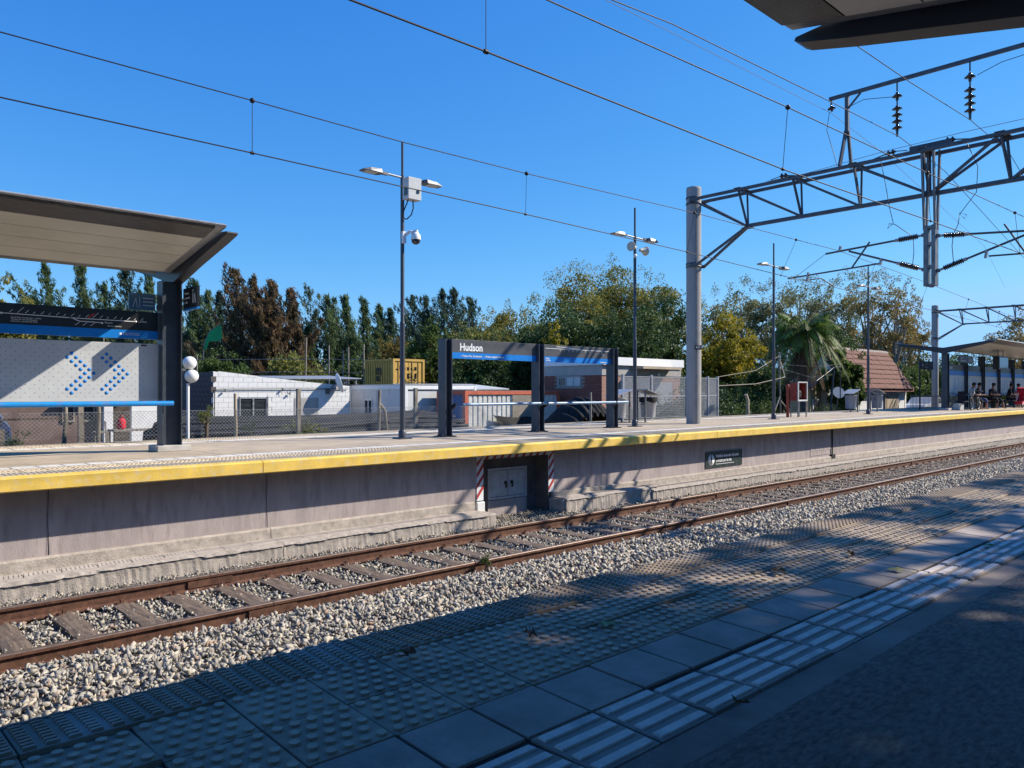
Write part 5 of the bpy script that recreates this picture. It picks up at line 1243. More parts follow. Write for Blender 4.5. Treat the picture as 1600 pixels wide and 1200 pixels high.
# ball-stop net poles and banner behind the white house
NP_ = empty('net_fence', (22, 44, -.1), 'tall thin poles and wires of a ball stop net in front of the casuarina row', 'fence')
pls = [(17.04,49.8,4.5),(18.5,48.4,4.6),(23.4,43.85,5.7),(24.5,42.8,5.2),(25.15,42.2,4.9),(25.4,42.0,5.1),(26.1,41.35,5.3),(14.2,52.5,6.9)]
for (x, y, zt) in pls: MB().tube([(x,y,-.1),(x+(.12 if zt > 5.6 else 0),y,zt)], .045, 6).build('pole', M_barkp, NP_)
b = MB()
for z in (3.0,3.5,4.3): b.tube([(14.2,52.5,z),(17,49.8,z),(18.5,48.4,z),(23.4,43.85,z+.05),(26.1,41.35,z),(29,38.6,z-.1)], .018, 4)
b.build('net_wire', M_galv, NP_)
T = empty('feather_banner', (17.7, 45.1, -.1), 'curved green feather banner on a pole above the white block house', 'banner')
MB().tube([(17.63,45.14,-.1),(17.63,45.14,4.6),(17.70,45.1,5.3),(17.95,44.9,5.9),(18.35,44.5,6.25),(18.6,44.3,6.3)], .025, 6).build('pole', M_galv, T)
V = []; A = [(17.66,45.12,4.75),(17.69,45.1,5.2),(17.8,45.0,5.6),(17.98,44.86,5.93),(18.18,44.68,6.13),(18.4,44.5,6.24)]; Bq = [(17.78,45.0,4.85),(17.86,44.95,5.24),(18.0,44.85,5.26),(18.25,44.6,5.28),(18.38,44.5,5.34),(18.46,44.42,5.5)]
for a_, c_ in zip(A, Bq): V += [a_, c_]
MB().add(V, [(2*i,2*i+1,2*i+3,2*i+2) for i in range(5)]).build('banner_cloth', M_green, T)
MB().tube([(36.3,19.0,-.1),(36.1,19.0,4.3)], .05, 6).tube([(35.2,18.9,1.0),(36.2,19.0,2.1)], .04, 5).tube([(37.8,19.1,1.0),(36.2,19.0,1.9)], .04, 5).place('timber_mast', M_barkp, label='thin timber mast with two struts between the litter and the palm', cat='pole')
for k, (x, zt) in enumerate(((26.3,2.25),(29.6,2.2))): MB().tube([(x+.7,17.4,-.1),(x+.7,17.4,zt-.25),(x+.55,17.4,zt)], .07, 7).place('concrete_stub', M_conc, label=('leaning concrete fence stub right of the mesh screen','bent concrete fence stub further right behind the platform')[k], cat='post', group='concrete fence stubs')
cw = MB(); cw.tube([(27.3,17.1,2.55),(31,17.4,2.66),(34,17.6,3.0),(36.2,19,3.9)], .02, 4).tube([(27.3,17.1,2.9),(31,17.4,3.25),(36.1,19,4.1)], .015, 4).tube([(36.1,19,3.5),(38.5,18.5,3.05),(39.2,17.6,3.2)], .02, 4).tube([(36.1,19,3.7),(39,18.5,3.6),(41,18,3.8)], .015, 4)
cw.place('slack_cable', M_barkp, label='slack cables drooping between the screen, mast and bent pipe', cat='cable')
# ------------------------------------------------ vegetation
class Leaves:
    def __init__(s): s.P = []; s.A = []; s.B = []
    def add(s, P, A, B): s.P.append(P); s.A.append(A); s.B.append(B)
    def mesh(s, name, m, off):
        P = np.concatenate(s.P)-np.array(off); A = np.concatenate(s.A); B = np.concatenate(s.B); n = len(P)
        V = np.stack([P-A, P-B*.9, P+A, P+B], 1).reshape(-1, 3)
        F = np.arange(4*n).reshape(n, 4)
        return npmesh(name, V, F, m, rs.uniform(0, 1, n), nv=4)
def unit(v): return v/np.maximum(np.linalg.norm(v, axis=-1, keepdims=True), 1e-6)
def leafcloud(L, centers, radii, per, size, asp=.55, updir=None, flat=.75):
    n = len(centers); C = np.repeat(centers, per, axis=0); Rr = np.repeat(radii, per)[:, None]
    d = unit(rs.normal(size=(n*per, 3))); q = rs.uniform(.25, 1, (n*per, 1))**.5
    P = C + d*q*Rr*np.array([1, 1, flat])
    a = rs.normal(size=(n*per, 3)); a = unit(a + (np.array(updir)*1.6 if updir is not None else 0))
    b = unit(np.cross(a, rs.normal(size=(n*per, 3))))
    s = rs.uniform(.6, 1.3, (n*per, 1))*size
    L.add(P, a*s*.5, b*s*asp*.5)
TREES = {}
TLAB = {}
def broadleaf(name, X, Y, h, r, lm, label, group, dens=1.0, size=.20, trunk=M_bark, base=-.1, sparse=False, crown_lo=.25, nclump=None, lobes=None, cat='tree'):
    T = empty(name, (X, Y, base), label, cat, group)
    cx = rs.uniform(-.1, .1, 2)*r
    H = h; zc = base+(H-base)*(1+crown_lo)/2; rz = (H-base)*(1-crown_lo)/2
    n = nclump or int((26 if not sparse else 34)*max(1, r/2.2)**1.2)
    d = unit(rs.normal(size=(n, 3))); q = rs.uniform(.35, 1, (n, 1))**.6
    C = d*q*np.array([r*.95, r*.95, rz*.93])+np.array([X+cx[0], Y+cx[1], zc])
    C[:, 2] += rs.uniform(-.06, .06, n)*rz; 
    rad = rs.uniform(.20, .42, n)*r*(1.05 if sparse else 1)
    L = Leaves(); per = int((150 if not sparse else 60)*dens)
    leafcloud(L, C, rad, per, size, .6)
    # loose twigs with leaves poking out of the outline
    k = int(n*1.3); d2 = unit(rs.normal(size=(k, 3))); d2[:, 2] = np.abs(d2[:, 2])*1.1-.1; C2 = unit(d2)*np.array([r*1.06, r*1.06, rz*1.08])*rs.uniform(.92, 1.12, (k, 1))+np.array([X+cx[0], Y+cx[1], zc])
    leafcloud(L, C2, np.full(k, .13*r), int(16*dens), size*.8, .5, (0, 0, .6), 1.4)
    if not sparse:
        # inner foliage so that the crown is not see-through
        k = int(n*.6); C3 = unit(rs.normal(size=(k, 3)))*np.array([r, r, rz])*rs.uniform(0, .55, (k, 1))+np.array([X, Y, zc]); leafcloud(L, C3, np.full(k, r*.4), int(60*dens), size*1.5, .7)
    link('crown', L.mesh('crown', lm, (X, Y, base)), T)
    b = MB(); tr = max(.10, h*.022)
    top = Vector((X+cx[0], Y+cx[1], zc+(rz*.3)))
    b.tube([(X,Y,base),(X+.02,Y,base+(zc-rz-base)*.6+.3),(X+cx[0]*.5,Y+cx[1]*.5,zc-rz*.4),top], [tr*1.25,tr,tr*.75,tr*.3], 8)
    idx = np.argsort(-rad)[:(9 if not sparse else 26)]
    for i in idx:
        c = Vector(C[i]); s_ = Vector((X+cx[0]*.4, Y+cx[1]*.4, min(c.z-.2, zc-rz*rs.uniform(.2,.9)))); m_ = s_.lerp(c, .55)+Vector((0,0,.12*r*rs.uniform(-.3,1)))
        b.tube([s_, m_, c], [tr*.5, tr*.3, tr*.08], 5)
    link('trunk', b.mesh('trunk', trunk, (X, Y, base)), T)
    return T
def casuarina(X, Y, h, r, lm, label, dens=1.0):
    T = empty('casuarina_tree', (X, Y, -.1), label, 'tree', 'casuarina row behind the houses')
    L = Leaves(); b = MB(); PP, RR = [], []
    nl = rs.randint(2, 4)
    for q in range(nl):
        hh = h*(1 if q == 0 else rs.uniform(.62, .9)); ox = 0 if q == 0 else rs.uniform(-.75, .75)*r; oy = 0 if q == 0 else rs.uniform(-.6, .6)*r
        lean = -rs.uniform(.05, .13)*hh; rq = r*(.95 if q == 0 else rs.uniform(.6, .85))
        ax = lambda t: Vector((X+ox*min(1, t*3)+lean*t*t*.6-lean*.15, Y+oy*min(1, t*3), -.1+(hh+.1)*t))
        pts = [ax(t/7) for t in range(8)]; b.tube(pts, [max(.02, hh*.015*(1-t/7.3)) for t in range(8)], 6)
        n = int(40*dens*(1 if q == 0 else .65)); ang = rs.uniform(0, 6)
        for i in range(n):
            t = .10+.88*(i/n)**.85; ang += 2.4+rs.uniform(-.5,.5)
            rr = rq*1.25*(1-t)**.85*rs.choice([.5, .8, 1.0, 1.35])*(.75+.35*math.sin(t*9+q*2+X))+.10
            s_ = ax(t); up = rs.uniform(.5, 1.3); e = s_+Vector((math.cos(ang)*rr-.30*rr, math.sin(ang)*rr, rr*up+.12))
            m_ = s_.lerp(e, .5)+Vector((0,0,-.10*rr)); b.tube([s_, m_, e], [.03, .02, .008], 4)
            k = max(3, int(rr*4.0))
            for j in range(k):
                u = .2+.85*j/(k-1 or 1); p = s_.lerp(m_, u*2) if u < .5 else m_.lerp(e, u*2-1)
                PP.append([p.x, p.y, p.z]); RR.append(.09+.20*rs.uniform(.4,1.3)*(1.1-.6*u))
        for j in range(5): p = ax(.94+.015*j); PP.append([p.x+rs.uniform(-.05,.05), p.y, p.z]); RR.append(.08)
    leafcloud(L, np.array(PP), np.array(RR), int(19*dens), .46, .17, np.array([-.45, 0, 1.0]), 1.7)
    link('crown', L.mesh('crown', lm, (X, Y, -.1)), T); link('trunk', b.mesh('trunk', M_bark, (X, Y, -.1)), T)
    return T
CAS = [('g',15.5,70.4,12.1,1.5),('g',16.8,66.5,11.5,1.3),('g',19.3,69.7,10.9,1.1),('d',19.4,64.0,11.3,1.3),('g',21.7,66.0,11.5,1.2),('g',23.3,60.4,10.7,1.3),('g',26.4,65.7,10.2,1.0),('d',28.8,69.0,10.8,1.3),('b',24.8,56.3,10.7,1.3),('b',27.4,59.2,10.7,1.5),('b',26.7,54.4,9.9,1.3),('b',28.7,55.3,9.9,1.2),('y',31.7,58.0,10.3,1.2),('g',31.8,55.2,9.4,1.2),('g',35.0,57.7,9.6,1.2),('g',35.0,54.9,9.6,1.3),('g',39.3,59.1,9.6,1.0),('d',40.0,58.4,9.2,1.0),('d',44.5,61.1,10.8,1.6),('d',43.6,57.8,10.7,1.3),('d',46.6,59.2,11.7,1.6),('d',45.6,56.0,11.0,1.4),('d',49.2,58.0,10.7,1.6),('g',25.9,71.7,10.7,1.4)]
CL = ['tall green casuarina leftmost above the shelter map board','green casuarina second from the left above the map board','short green casuarina third from the left above the map board','dark ragged casuarina above the right end of the map board','green casuarina just left of the shelter end post','tall green casuarina just right of the projecting sign','slim green casuarina behind the green banner','dark casuarina between the green banner and the brown trees','brown dead casuarina with the highest tip, left end of the brown group','wide brown casuarina second in the dead group','brown casuarina third in the dead group, above the barred window','brown casuarina at the right end of the dead group','thin grey green casuarina right after the brown trees','green casuarina above the middle of the white block house','green casuarina above the satellite dish','green casuarina left of the cream cabin','slim green casuarina above the yellow container left side','small dark casuarina behind the yellow container','dark casuarina just right of the nearest light pole','slimmer dark casuarina second right of the light pole','tallest dark casuarina left of the name board post','dark casuarina above the first name board post','dark casuarina right of the name board post, rightmost of the row','green casuarina hidden behind the shelter end post']
for (k, x, y, h, r), lb in zip(CAS, CL):
    casuarina(x, y, h+rs.uniform(.2,.9), r*2.1*rs.uniform(.85,1.25), {'g':L_casg,'d':L_casd,'b':L_casb,'y':L_casy}[k], lb, {'g':1.1,'d':1.1,'b':1.35,'y':.7}[k])
BL = [('yo',8.2,47.2,8.1,1.3,'yellow green tree at the far left edge above the map board'),('lg',18.5,44.3,4.4,1.3,'round light green shrub tree behind the dark end of the white house'),
('lg',30.2,40.2,6.6,1.6,'light green tree right of the yellow container'),('yb',33.1,48.5,6.3,1.9,'yellow brown tree top just above the yellow container'),
('ol',40.3,47.2,8.2,2.3,'olive tree right behind the Hudson lettering'),('yo',44.7,48.5,9.2,2.7,'yellow olive tree above the right half of the name board'),('ol',48.1,48.2,10.0,2.5,'olive tree left of the big mixed tree'),
('mx',42.8,39.4,11.1,3.2,'big turning tree with yellow upper branches, left of the second light pole'),('mx',48.0,40.0,12.1,3.8,'highest turning tree with a feathery top behind the second light pole'),('mx',48.7,36.6,11.0,3.0,'turning tree right of the second light pole'),
('dk',43.3,30.7,8.7,2.3,'dark green tree beside the concrete pillar'),('dk',35.7,32.3,7.5,3.1,'dark green tree above the brick hut'),('dk',36.6,28.7,6.9,2.8,'dark green tree behind the hut roof slab'),('dk',34.8,35.9,6.4,2.6,'dark green tree above the red framed container'),('dk',30.1,34.9,5.6,2.4,'low dark green tree below the Hudson board'),
('ye',43.8,27.5,7.6,2.1,'bright yellow green tree right of the concrete pillar'),('ye',46.6,27.6,6.6,1.8,'yellow autumn tree right beside the bright one'),('ye',31.9,30.4,5.8,.9,'small yellow bush top over the name board'),
('dk',44.4,24.1,3.7,1.9,'dark hedge like tree behind the litter right of the screen'),('dk',45.1,26.3,3.5,1.9,'dark low tree left of the palm'),('dk',61.5,27.3,8.2,2.2,'dark tree behind the palm'),('lg',44.3,19.3,5.0,1.25,'small light green tree in front of the tiled roof'),
('yo',36.0,41.5,6.6,2.4,'low yellow green tree just behind the left half of the name board'),('yo',39.8,41.0,7.4,2.4,'yellow green tree behind the middle post of the name board'),('lg',33.0,42.0,6.2,2.0,'rounded green tree between the light pole and the name board'),
('dk',75.0,25.7,5.4,2.3,'dark bushy tree right of the tiled house'),('lg',79.5,24.1,5.8,2.4,'light green tree seen through the far shelter'),('dk',85.1,23.0,5.7,2.5,'dark tree behind the far shelter people'),('lg',67.8,24.2,4.4,1.6,'light green tree right of the house eave'),
('dk',54.0,40.0,8.5,3.0,'dark tree filling the gap behind the concrete pillar'),('ol',24.5,47.0,4.6,2.2,'low olive tree behind the brown casuarinas'),('dk',29.0,46.5,4.4,2.4,'low dark tree behind the satellite dish'),('dk',20.5,50.0,4.6,2.2,'low dark tree under the green banner'),('yo',13.0,50.0,4.4,2.6,'low yellow green tree behind the shelter panel gap'),('dk',33.0,44.0,4.8,2.4,'low dark tree left of the yellow container'),('dk',38.5,41.0,5.0,2.6,'low dark tree between container and hut')]
LM = {'yo':L_yo,'lg':L_lg,'yb':L_yb,'ol':L_ol,'mx':L_mx,'dk':L_dk,'ye':L_ye,'eu':L_eu,'eo':L_eo}
for (k, x, y, h, r, lb) in BL:
    broadleaf('broadleaf_tree', x, y, h, r, LM[k], lb, 'broadleaf trees behind the station', dens=1.9 if r < 2.6 else 2.7, size=.19 if y < 45 else .22, crown_lo=.12)
EU = [('eu',75.1,46.1,13.0,2.8),('eu',72.4,41.8,12.8,2.4),('eu',72.5,39.0,13.0,2.3),('eu',80.1,40.1,14.1,2.6),('eu',76.2,35.5,12.8,2.2),('eu',80.1,34.5,13.6,2.5),('eo',77.8,31.2,13.3,2.3),('eo',75.3,28.1,12.1,2.0),('eo',82.6,29.5,10.2,1.7),('eo',83.9,20.1,9.1,2.3)]
EL = ['leftmost thin tall tree behind the yellow tree','thin tall tree second from the left of the sparse group','thin tall tree third from the left, left of the third light pole','tall sparse tree right of the third light pole','sparse tree directly behind the palm','tall sparse tree behind the palm fronds','tall ochre sparse tree above the tiled roof','ochre tree just right of the fourth light pole','low thin ochre tree left of the distant gantry pillar','thin tree at the right edge above the far shelter']
for (k, x, y, h, r), lb in zip(EU, EL):
    broadleaf('tall_thin_tree', x, y, h+.3, r*1.15, LM[k], lb, 'tall sparse trees behind the tiled house', dens=2.2, size=.24, trunk=M_barkp, sparse=True, crown_lo=.16)
broadleaf('bare_tree', 88, 33, 10.0, 2.4, L_eu, 'nearly bare tree behind the distant gantry pillar', None, dens=.25, size=.3, trunk=M_barkp, sparse=True, crown_lo=.3)
for i in range(15):
    x, y, h = 20+2.1*i+rs.uniform(-.5,.5), 76-1.05*i+rs.uniform(-1,1), rs.uniform(8.2,10.4)
    casuarina(x, y, h, 2.6, L_casd if i % 3 else L_casg, 'casuarina in the rear rank, number %s of the rear trees from the left' % ('one two three four five six seven eight nine ten eleven twelve thirteen fourteen fifteen'.split()[i]), .8)
# palm
T = empty('palm_tree', (39.3, 19.3, -.1), 'green palm with drooping fronds and shaggy trunk left of the tiled house', 'palm tree')
b = MB(); b.tube([(39.3,19.3,-.1),(39.25,19.3,1.5),(39.35,19.3,3.2),(39.3,19.3,5.5)], [.30,.24,.22,.28], 12); b.build('trunk', M_bark, T)
def frond(parent, base, az, L_, rise, droop, lm):
    pts = []; n = 9
    for i in range(n+1):
        u = i/n; pts.append(Vector(base)+Vector((math.cos(az)*L_*u*(1-.15*u), math.sin(az)*L_*u*(1-.15*u), rise*u-droop*u*u)))
    Lf = Leaves(); P, A, B = [], [], []
    for i in range(n*5):
        u = .12+.86*i/(n*5); k = min(n-1, int(u*n)); p = pts[k].lerp(pts[k+1], u*n-k); d = (pts[k+1]-pts[k]).normalized(); sd = Vector((-math.sin(az), math.cos(az), 0))
        for s_ in (-1, 1):
            a = (sd*s_*.7+d*.45+Vector((0,0,-.45-rs.uniform(0,.3)))).normalized(); ln = .62*math.sin(PI*min(1,u*.85+.12))*rs.uniform(.8,1.1)+.1
            P.append(p+a*ln*.5); A.append(a*ln*.5); B.append(d*.028)
    Lf.add(np.array([list(p) for p in P]), np.array([list(p) for p in A]), np.array([list(p) for p in B]))
    o = link('frond', Lf.mesh('frond', lm, origin(parent)), parent)
    MB().tube(pts, [.03*(1-.8*i/n)+.004 for i in range(n+1)], 4).build('rib', M_bark, o)
for i in range(46):
    az = i*2.399; q = i/46
    frond(T, (39.3,19.3,5.5), az, (1.5+1.2*q**.5)+rs.uniform(-.3,.3), 2.3*(1-q)-.1, 1.1+1.9*q, L_palm)
for i in range(10): frond(T, (39.3,19.3,4.9), i*2.399+.5, 1.3, -.6, 1.9, L_dry)
# shrubs and tufts near the platform edge
def shrub(X, Y, z, h, r, lm, label, n=220, size=.05, cat='shrub'):
    T = empty('shrub', (X, Y, z), label, cat)
    L = Leaves(); k = max(6, n//18); C = unit(rs.normal(size=(k, 3)))*rs.uniform(.1, .9, (k, 1))*np.array([r, r, h*.42])+np.array([X, Y, z+h*.55]); leafcloud(L, C, np.full(k, r*.35), 18, size, .45)
    link('foliage', L.mesh('foliage', lm, (X, Y, z)), T)
    b = MB()
    for c in C[:10]: b.tube([(X+rs.uniform(-.04,.04),Y,z),tuple(c)], [.008,.003], 4)
    link('stem', b.mesh('stem', M_bark, (X, Y, z)), T)
shrub(9.3, 17.5, 1.05, .62, .55, L_ol, 'pale green bush spilling over the platform edge below the concrete fence post', 900, .06)
shrub(7.9, 17.5, 1.1, .65, .22, L_lg, 'thin weed against the stacked pipes', 200, .05)
shrub(6.75, 17.2, 1.5, .55, .25, L_ol, 'twiggy bush on a stump right of the globe lamp', 420, .05)
MB().tube([(6.78,17.2,-.1),(6.78,17.2,1.2),(6.8,17.2,1.75)], [.05,.045,.03], 7).place('stump', M_bark, label='brown stump post under the twiggy bush', cat='stump')
shrub(6.15, 18.0, .6, 1.6, .2, L_dk, 'climbing plant on the wall beside the globe lamp', 500, .06)
shrub(3.2, 17.6, .8, .95, .28, L_lg, 'weed growing at the fence under the left shelter', 420, .06)
shrub(2.4, 18.3, .6, .9, .5, L_lg, 'green weeds at the left edge behind the fence', 500, .06)
shrub(31.5, 18.6, .5, .9, .8, L_lg, 'leafy undergrowth left of the palm base', 500, .09)
shrub(40.2, 18.2, .7, 1.0, 1.2, L_lg, 'leafy undergrowth right of the palm base', 900, .09)
shrub(34.0, 18.6, .6, 1.5, .7, L_lg, 'light green shrub behind the red hose cabinet', 700, .09)
shrub(29.0, 18.8, .4, 1.0, 1.0, leafmat('dry brush', [(.10,.09,.05),(.20,.17,.11),(.30,.26,.18)], .2), 'dry brushwood pile right of the mesh screen', 700, .09)
shrub(6.93, 7.90, -.10, .22, .09, L_lg, 'small green weed growing against the near rail', 260, .035, 'weed')
for (x, y, r, h, k, lb) in ((31.5,20.5,2.2,2.6,'dk','dark hedge behind the dry brushwood'),(35.5,21.5,2.4,2.9,'dk','dark hedge left of the palm trunk'),(28.2,21.0,1.4,2.2,'dk','dark hedge right beside the hut')):
    broadleaf('hedge', x, y, h, r, LM[k], lb, None, dens=1.0, size=.12, crown_lo=.0, cat='hedge')
# far wood closing the horizon
L = Leaves(); n = 520; a = rs.uniform(R(-8), R(108), n); d = rs.uniform(105, 125, n); C = np.stack([np.cos(a)*d, np.sin(a)*d, rs.uniform(.5, 4.6, n)], 1); leafcloud(L, C, rs.uniform(1.6, 2.8, n), 70, .8, .7)
tag(link('far_wood', L.mesh('far_wood', L_dk, (0,0,0))), 'low dark belt of distant woodland along the horizon', 'wood', kind='stuff')

# trees behind the photographer that dapple the near platform
def shade_tree(X, Y, z0, zc, rx, ry, rz, n, per, size, label):
    T = empty('plane_tree', (X, Y, z0), label, 'tree', 'trees behind the near platform')
    d = unit(rs.normal(size=(n, 3))); C = d*rs.uniform(.1, 1, (n, 1))**.5*np.array([rx, ry, rz])+np.array([X, Y, zc])
    L = Leaves(); leafcloud(L, C, rs.uniform(.45, .85, n), per, size, .8); link('crown', L.mesh('crown', L_ol, (X, Y, z0)), T)
    b = MB(); b.tube([(X,Y,z0),(X,Y+.1,zc-rz*.8),(X,Y,zc)], [.28,.2,.1], 8)
    for c in C[::2]: b.tube([(X, Y, zc-rz*rs.uniform(.2,.8)), tuple(c)], [.06,.02], 4)
    link('trunk', b.mesh('trunk', M_barkp, (X, Y, z0)), T)
shade_tree(11.5, -3.6, -.6, 9.6, 2.0, 2.4, 1.4, 44, 110, .22, 'leafy tree behind the photographer, nearest one')
shade_tree(15.4, -3.9, -.6, 9.8, 2.6, 2.4, 1.4, 13, 120, .20, 'leafy tree behind the photographer, second one')
shade_tree(20.6, -3.9, -.6, 9.8, 2.8, 2.4, 1.4, 11, 120, .20, 'leafy tree behind the photographer, third one')
shade_tree(26.5, -3.8, -.6, 9.8, 3.0, 2.4, 1.4, 14, 120, .20, 'leafy tree behind the photographer, fourth one')
shade_tree(13.0, -7.4, -.6, 10.2, 3.0, 2.2, 1.8, 90, 120, .26, 'dense tree in the second row behind the photographer, nearest')
shade_tree(18.2, -7.8, -.6, 10.4, 3.0, 2.2, 1.8, 90, 120, .26, 'dense tree in the second row behind the photographer, middle')
shade_tree(24.0, -7.8, -.6, 10.4, 3.2, 2.2, 1.8, 90, 120, .26, 'dense tree in the second row behind the photographer, furthest')
L = Leaves(); n = 800; C = np.stack([rs.uniform(-35, 75, n), rs.uniform(-15.5, -12.2, n), rs.uniform(.5, 8.6, n)], 1); leafcloud(L, C, rs.uniform(1.0, 1.6, n), 60, .5, .7)  # unseen tree belt, added to cut sky fill on the far platform wall
tag(link('sky_fill_screen_wood', L.mesh('sky_fill_screen_wood', L_dk, (0,0,0))), 'added unseen belt of trees behind the photographer, screening sky light from the far wall', 'wood', kind='stuff')
# station building behind the photographer
MB().box(-14,6.5,-9.5,-6.6,-.6,4.4).place('station_building', M_brown, label='station building behind the photographer', cat='building')

# ------------------------------------------------ people under the far shelter
def skin_body(name, joints, edges, root, mt, parent):
    me = bpy.data.meshes.new(name); me.from_pydata([j[0] for j in joints], edges, [])
    o = bpy.data.objects.new(name, me); COL.objects.link(o)
    sk = o.modifiers.new('skin', 'SKIN'); 
    for i, j in enumerate(joints):
        v = me.skin_vertices[0].data[i]; v.radius = (j[1], j[2] if len(j) > 2 else j[1]); v.use_root = (i == root)
    ss = o.modifiers.new('sub', 'SUBSURF'); ss.levels = 1; ss.render_levels = 1
    dg = bpy.context.evaluated_depsgraph_get(); dg.update()
    m2 = bpy.data.meshes.new_from_object(o.evaluated_get(dg)); bpy.data.objects.remove(o); m2.materials.clear(); m2.materials.append(mt)
    m2.polygons.foreach_set('use_smooth', [True]*len(m2.polygons))
    q = link(name, m2, parent); return q
def seated(x, y, z, rz, label, shirt, trousers, bun=False, crossed=False, s=1.0):
    T = empty('person', (x, y, z), label, 'person', None, rz)
    T.scale = (s, s, s)
    P = lambda a, b_, c: (a, b_, c)
    # body faces local -Y; seat at .47
    J = [(P(0,0,.52),.14,.12),(P(0,-.02,.70),.125,.10),(P(0,-.06,.92),.15,.105),(P(0,-.10,1.06),.10,.08),(P(0,-.13,1.13),.05,.05),(P(0,-.17,1.21),.07,.08),(P(0,-.18,1.31),.078,.09),
         (P(.17,-.09,1.02),.06),(P(.24,-.16,.78),.046),(P(.12,-.40,.74),.036),(P(.07,-.46,.76),.034,.02),
         (P(-.17,-.09,1.02),.06),(P(-.24,-.16,.78),.046),(P(-.12,-.40,.74),.036),(P(-.07,-.46,.76),.034,.02),
         (P(.10,-.06,.50),.095),(P(.13,-.46,.52),.070),(P(.13,-.50 if not crossed else -.62,.28),.052),(P(.13,-.46 if not crossed else -.66,.07),.036),(P(.13,-.60 if not crossed else -.80,.03),.035,.028),
         (P(-.10,-.06,.50),.095),(P(-.13,-.46,.52),.070),(P(-.13,-.50,.28),.052),(P(-.13,-.44,.07),.036),(P(-.13,-.58,.03),.035,.028)]
    E = [(0,1),(1,2),(2,3),(3,4),(4,5),(5,6),(2,7),(7,8),(8,9),(9,10),(2,11),(11,12),(12,13),(13,14),(0,15),(15,16),(16,17),(17,18),(18,19),(0,20),(20,21),(21,22),(22,23),(23,24)]
    bd = skin_body('body', J, E, 0, M_skin, T)
    for s_ in (-1, 1):
        for k in range(4):
            MB().tube([(s_*(.05-.018*k),-.47,.765),(s_*(.045-.018*k),-.51,.755),(s_*(.04-.016*k),-.525,.735)], .008, 5).build('finger', M_skin, None)
            f = bpy.data.objects[-1] if False else [o for o in bpy.data.objects if o.name.startswith('finger') and o.parent is None][-1]
            f.parent = bd
    def sub(idx, grow, nm, mt):
        m_ = {i: k for k, i in enumerate(idx)}; JJ = [(J[i][0],)+tuple(r*grow+.008 for r in (J[i][1:] if len(J[i]) > 2 else (J[i][1], J[i][1]))) for i in idx]
        EE = [(m_[a], m_[b_]) for a, b_ in E if a in m_ and b_ in m_]
        skin_body(nm, JJ, EE, 0, mt, T)
    sub([0,1,2,3,7,8,11,12], 1.06, 'shirt', shirt); sub([0,15,16,17,20,21,22], 1.08, 'trousers', trousers)
    MB().lathe([(.0,.10),(.06,.085),(.093,.04),(.10,-.02),(.092,-.06),(.07,-.06)], (0,-.165,1.32), 12, (0,.35,1)).build('hair', M_hair, None)
    h = [o for o in bpy.data.objects if o.name.startswith('hair') and o.parent is None][-1]; h.parent = T
    if bun:
        MB().lathe([(0,.05),(.045,.02),(.045,-.02),(0,-.05)], (0,-.12,1.46), 10).build('hair_bun', M_hair, None); q = [o for o in bpy.data.objects if o.name.startswith('hair_bun') and o.parent is None][-1]; q.parent = T
    return T
zp = 1.32+lift(46)
T = empty('shelter_bench', (47.5, 13.0, zp), 'dark bench under the far shelter', 'bench')
MB().box(43.3,49.3,12.80,13.22,zp+.40,zp+.455).build('seat', M_steeld, T)
for x in (43.6,46.6,49.0): MB().box(x-.03,x+.03,12.9,13.15,zp,zp+.40).build('leg', M_steeld, T)
T = empty('shelter_bench', (53.5, 13.0, zp), 'second dark bench further along the far shelter', 'bench')
MB().box(50.8,56,12.80,13.22,zp+.40,zp+.455).build('seat', M_steeld, T)
for x in (51.0,55.6): MB().box(x-.03,x+.03,12.9,13.15,zp,zp+.40).build('leg', M_steeld, T)
seated(44.95, 13.0, zp, R(20), 'person in a white top seated leftmost on the bench under the far shelter', M_cwhite, M_cdark)
seated(45.85, 13.0, zp, R(10), 'person with short dark hair bent over beside the bicycle', M_cdark, M_cblue)
seated(48.1, 12.9, zp, R(-25), 'person in dark clothes with bare legs stretched out, right of the bicycle', M_cdark, M_cdark, crossed=True)
seated(51.7, 13.0, zp, R(15), 'person with a hair bun in black looking down, beside the red pushchair', M_cdark, M_cdark, bun=True)
seated(53.2, 13.0, zp, R(0), 'person in a light patterned top behind the red pushchair', M_cwhite, M_cdark)
# bicycle
zq = zp
T = empty('bicycle', (43.60, 12.4, zq), 'black bicycle with a white rimmed front wheel parked by the seated people', 'bicycle')
for (x, nm) in ((43.05,0),(44.10,0)):
    V = MB(); n = 24
    V.tube([(x+.30*math.cos(i*2*PI/n), 12.4, zq+.33+.30*math.sin(i*2*PI/n)) for i in range(n+1)], .034, 6, caps=False); w_ = V.build('wheel', M_rubber, T)
    V = MB(); V.tube([(x+.27*math.cos(i*2*PI/n), 12.4, zq+.33+.27*math.sin(i*2*PI/n)) for i in range(n+1)], .012, 5, caps=False); V.build('rim', M_white, w_)
    V = MB()
    for i in range(10): V.tube([(x,12.4,zq+.33),(x+.26*math.cos(i*PI/5),12.4,zq+.33+.26*math.sin(i*PI/5))], .003, 3)
    V.build('spokes', M_galvl, w_)
MB().tube([(43.05,12.4,zq+.33),(43.25,12.4,zq+.85),(43.30,12.4,zq+.98)], .016, 6).tube([(43.23,12.4,zq+.78),(43.58,12.4,zq+.32),(44.10,12.4,zq+.33),(43.80,12.4,zq+.80),(43.25,12.4,zq+.82)], .018, 6).tube([(43.58,12.4,zq+.32),(43.82,12.4,zq+.92)], .016, 6).build('frame', M_steeld, T)
MB().tube([(43.30,11.98,zq+1.0),(43.30,12.4,zq+.98),(43.30,12.42,zq+1.0)], .014, 6).build('handlebar', M_galv, T)
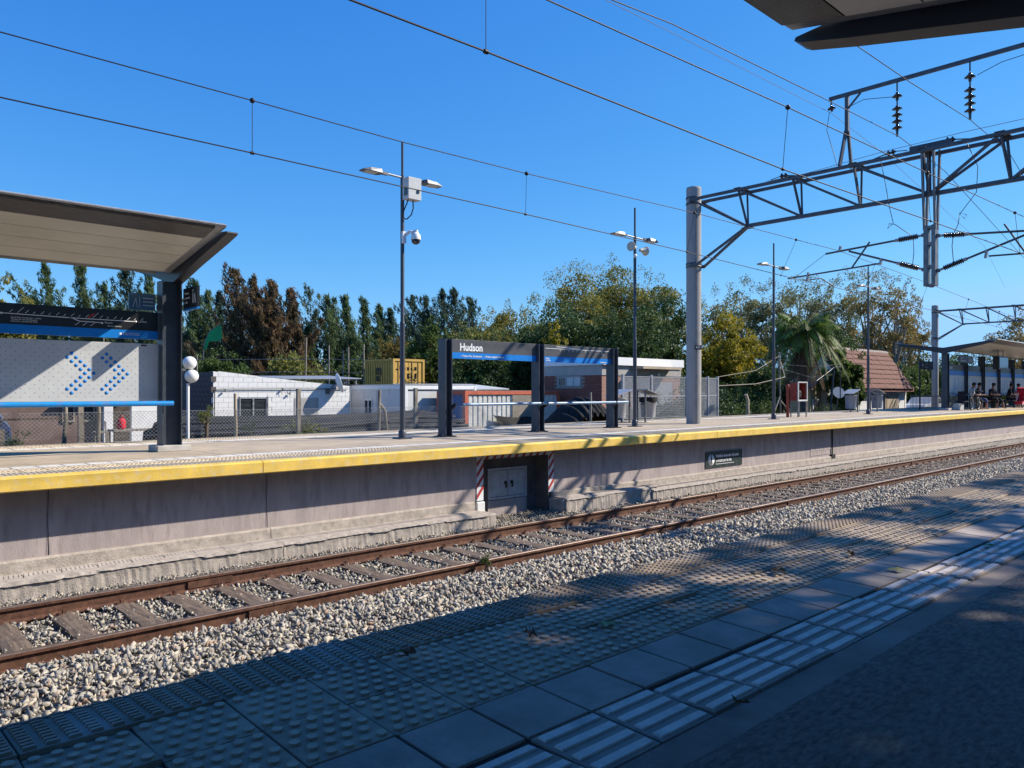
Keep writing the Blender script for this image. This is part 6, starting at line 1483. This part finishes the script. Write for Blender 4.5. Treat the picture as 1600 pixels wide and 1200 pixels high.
MB().box(43.72,43.96,12.14,12.46,zq+.92,zq+.96).build('saddle', M_rubber, T, bevel=.015)
MB().lathe([(.0,0),(.09,.0),(.09,.01),(0,.01)], (43.58,12.16,zq+.32), 14, (0,1,0)).tube([(43.58,12.1,zq+.32),(43.58,12.08,zq+.16)], .01, 5).build('crank', M_galv, T)
# red pushchair
T = empty('pushchair', (51.60, 12.3, zp), 'bright red pushchair with a white hood strut in front of the seated people', 'pushchair')
def arc(cx, cz, r, a0, a1, y, n=8): return [(cx+r*math.cos(R(a0+(a1-a0)*i/n)), y, cz+r*math.sin(R(a0+(a1-a0)*i/n))) for i in range(n+1)]
b = MB()
for y in (12.1, 12.5): b.tube([(50.90,y,zp+.12),(51.60,y,zp+.55),(52.10,y,zp+1.05)], .022, 6).tube([(52.10,y,zp+.12),(51.30,y,zp+.62)], .022, 6)
b.tube([(52.10,12.1,zp+1.05),(52.10,12.5,zp+1.05)], .025, 6); b.build('frame', M_white, T)
b = MB(); V = []
for (x, z) in ((51.00,.42),(51.35,.38),(51.65,.42),(51.85,.75),(51.95,1.0)): V += [(x,12.12,zp+z),(x,12.48,zp+z)]
b.add(V, [(2*i,2*i+1,2*i+3,2*i+2) for i in range(4)], True); b.box(50.95,51.70,12.12,12.48,zp+.2,zp+.36); b.build('seat', M_fabricred, T)
b = MB(); V = []
for i in range(7):
    a = R(50+i*22); V += [(51.75+.32*math.cos(a),12.10,zp+.85+.32*math.sin(a)),(51.75+.32*math.cos(a),12.50,zp+.85+.32*math.sin(a))]
b.add(V, [(2*i,2*i+1,2*i+3,2*i+2) for i in range(6)], True); b.build('hood', M_fabricred, T)
for (x, y) in ((50.90,12.1),(50.90,12.5),(52.10,12.1),(52.10,12.5)): MB().lathe([(0,-.02),(.11,-.02),(.11,.02),(0,.02)], (x,y,zp+.11), 14, (0,1,0)).build('wheel', M_rubber, T)
MB().box(42.9,43.6,12.9,13.2,zp,zp+.32).place('storage_box', M_panel, label='pale striped crate on the floor under the far shelter bench', cat='crate')
MB().cbox((43.6,13.0,zp+.70), (.5,.35,.48), rz=.3).place('black_bag', M_cdark, label='black bag lying on the far shelter bench', cat='bag')
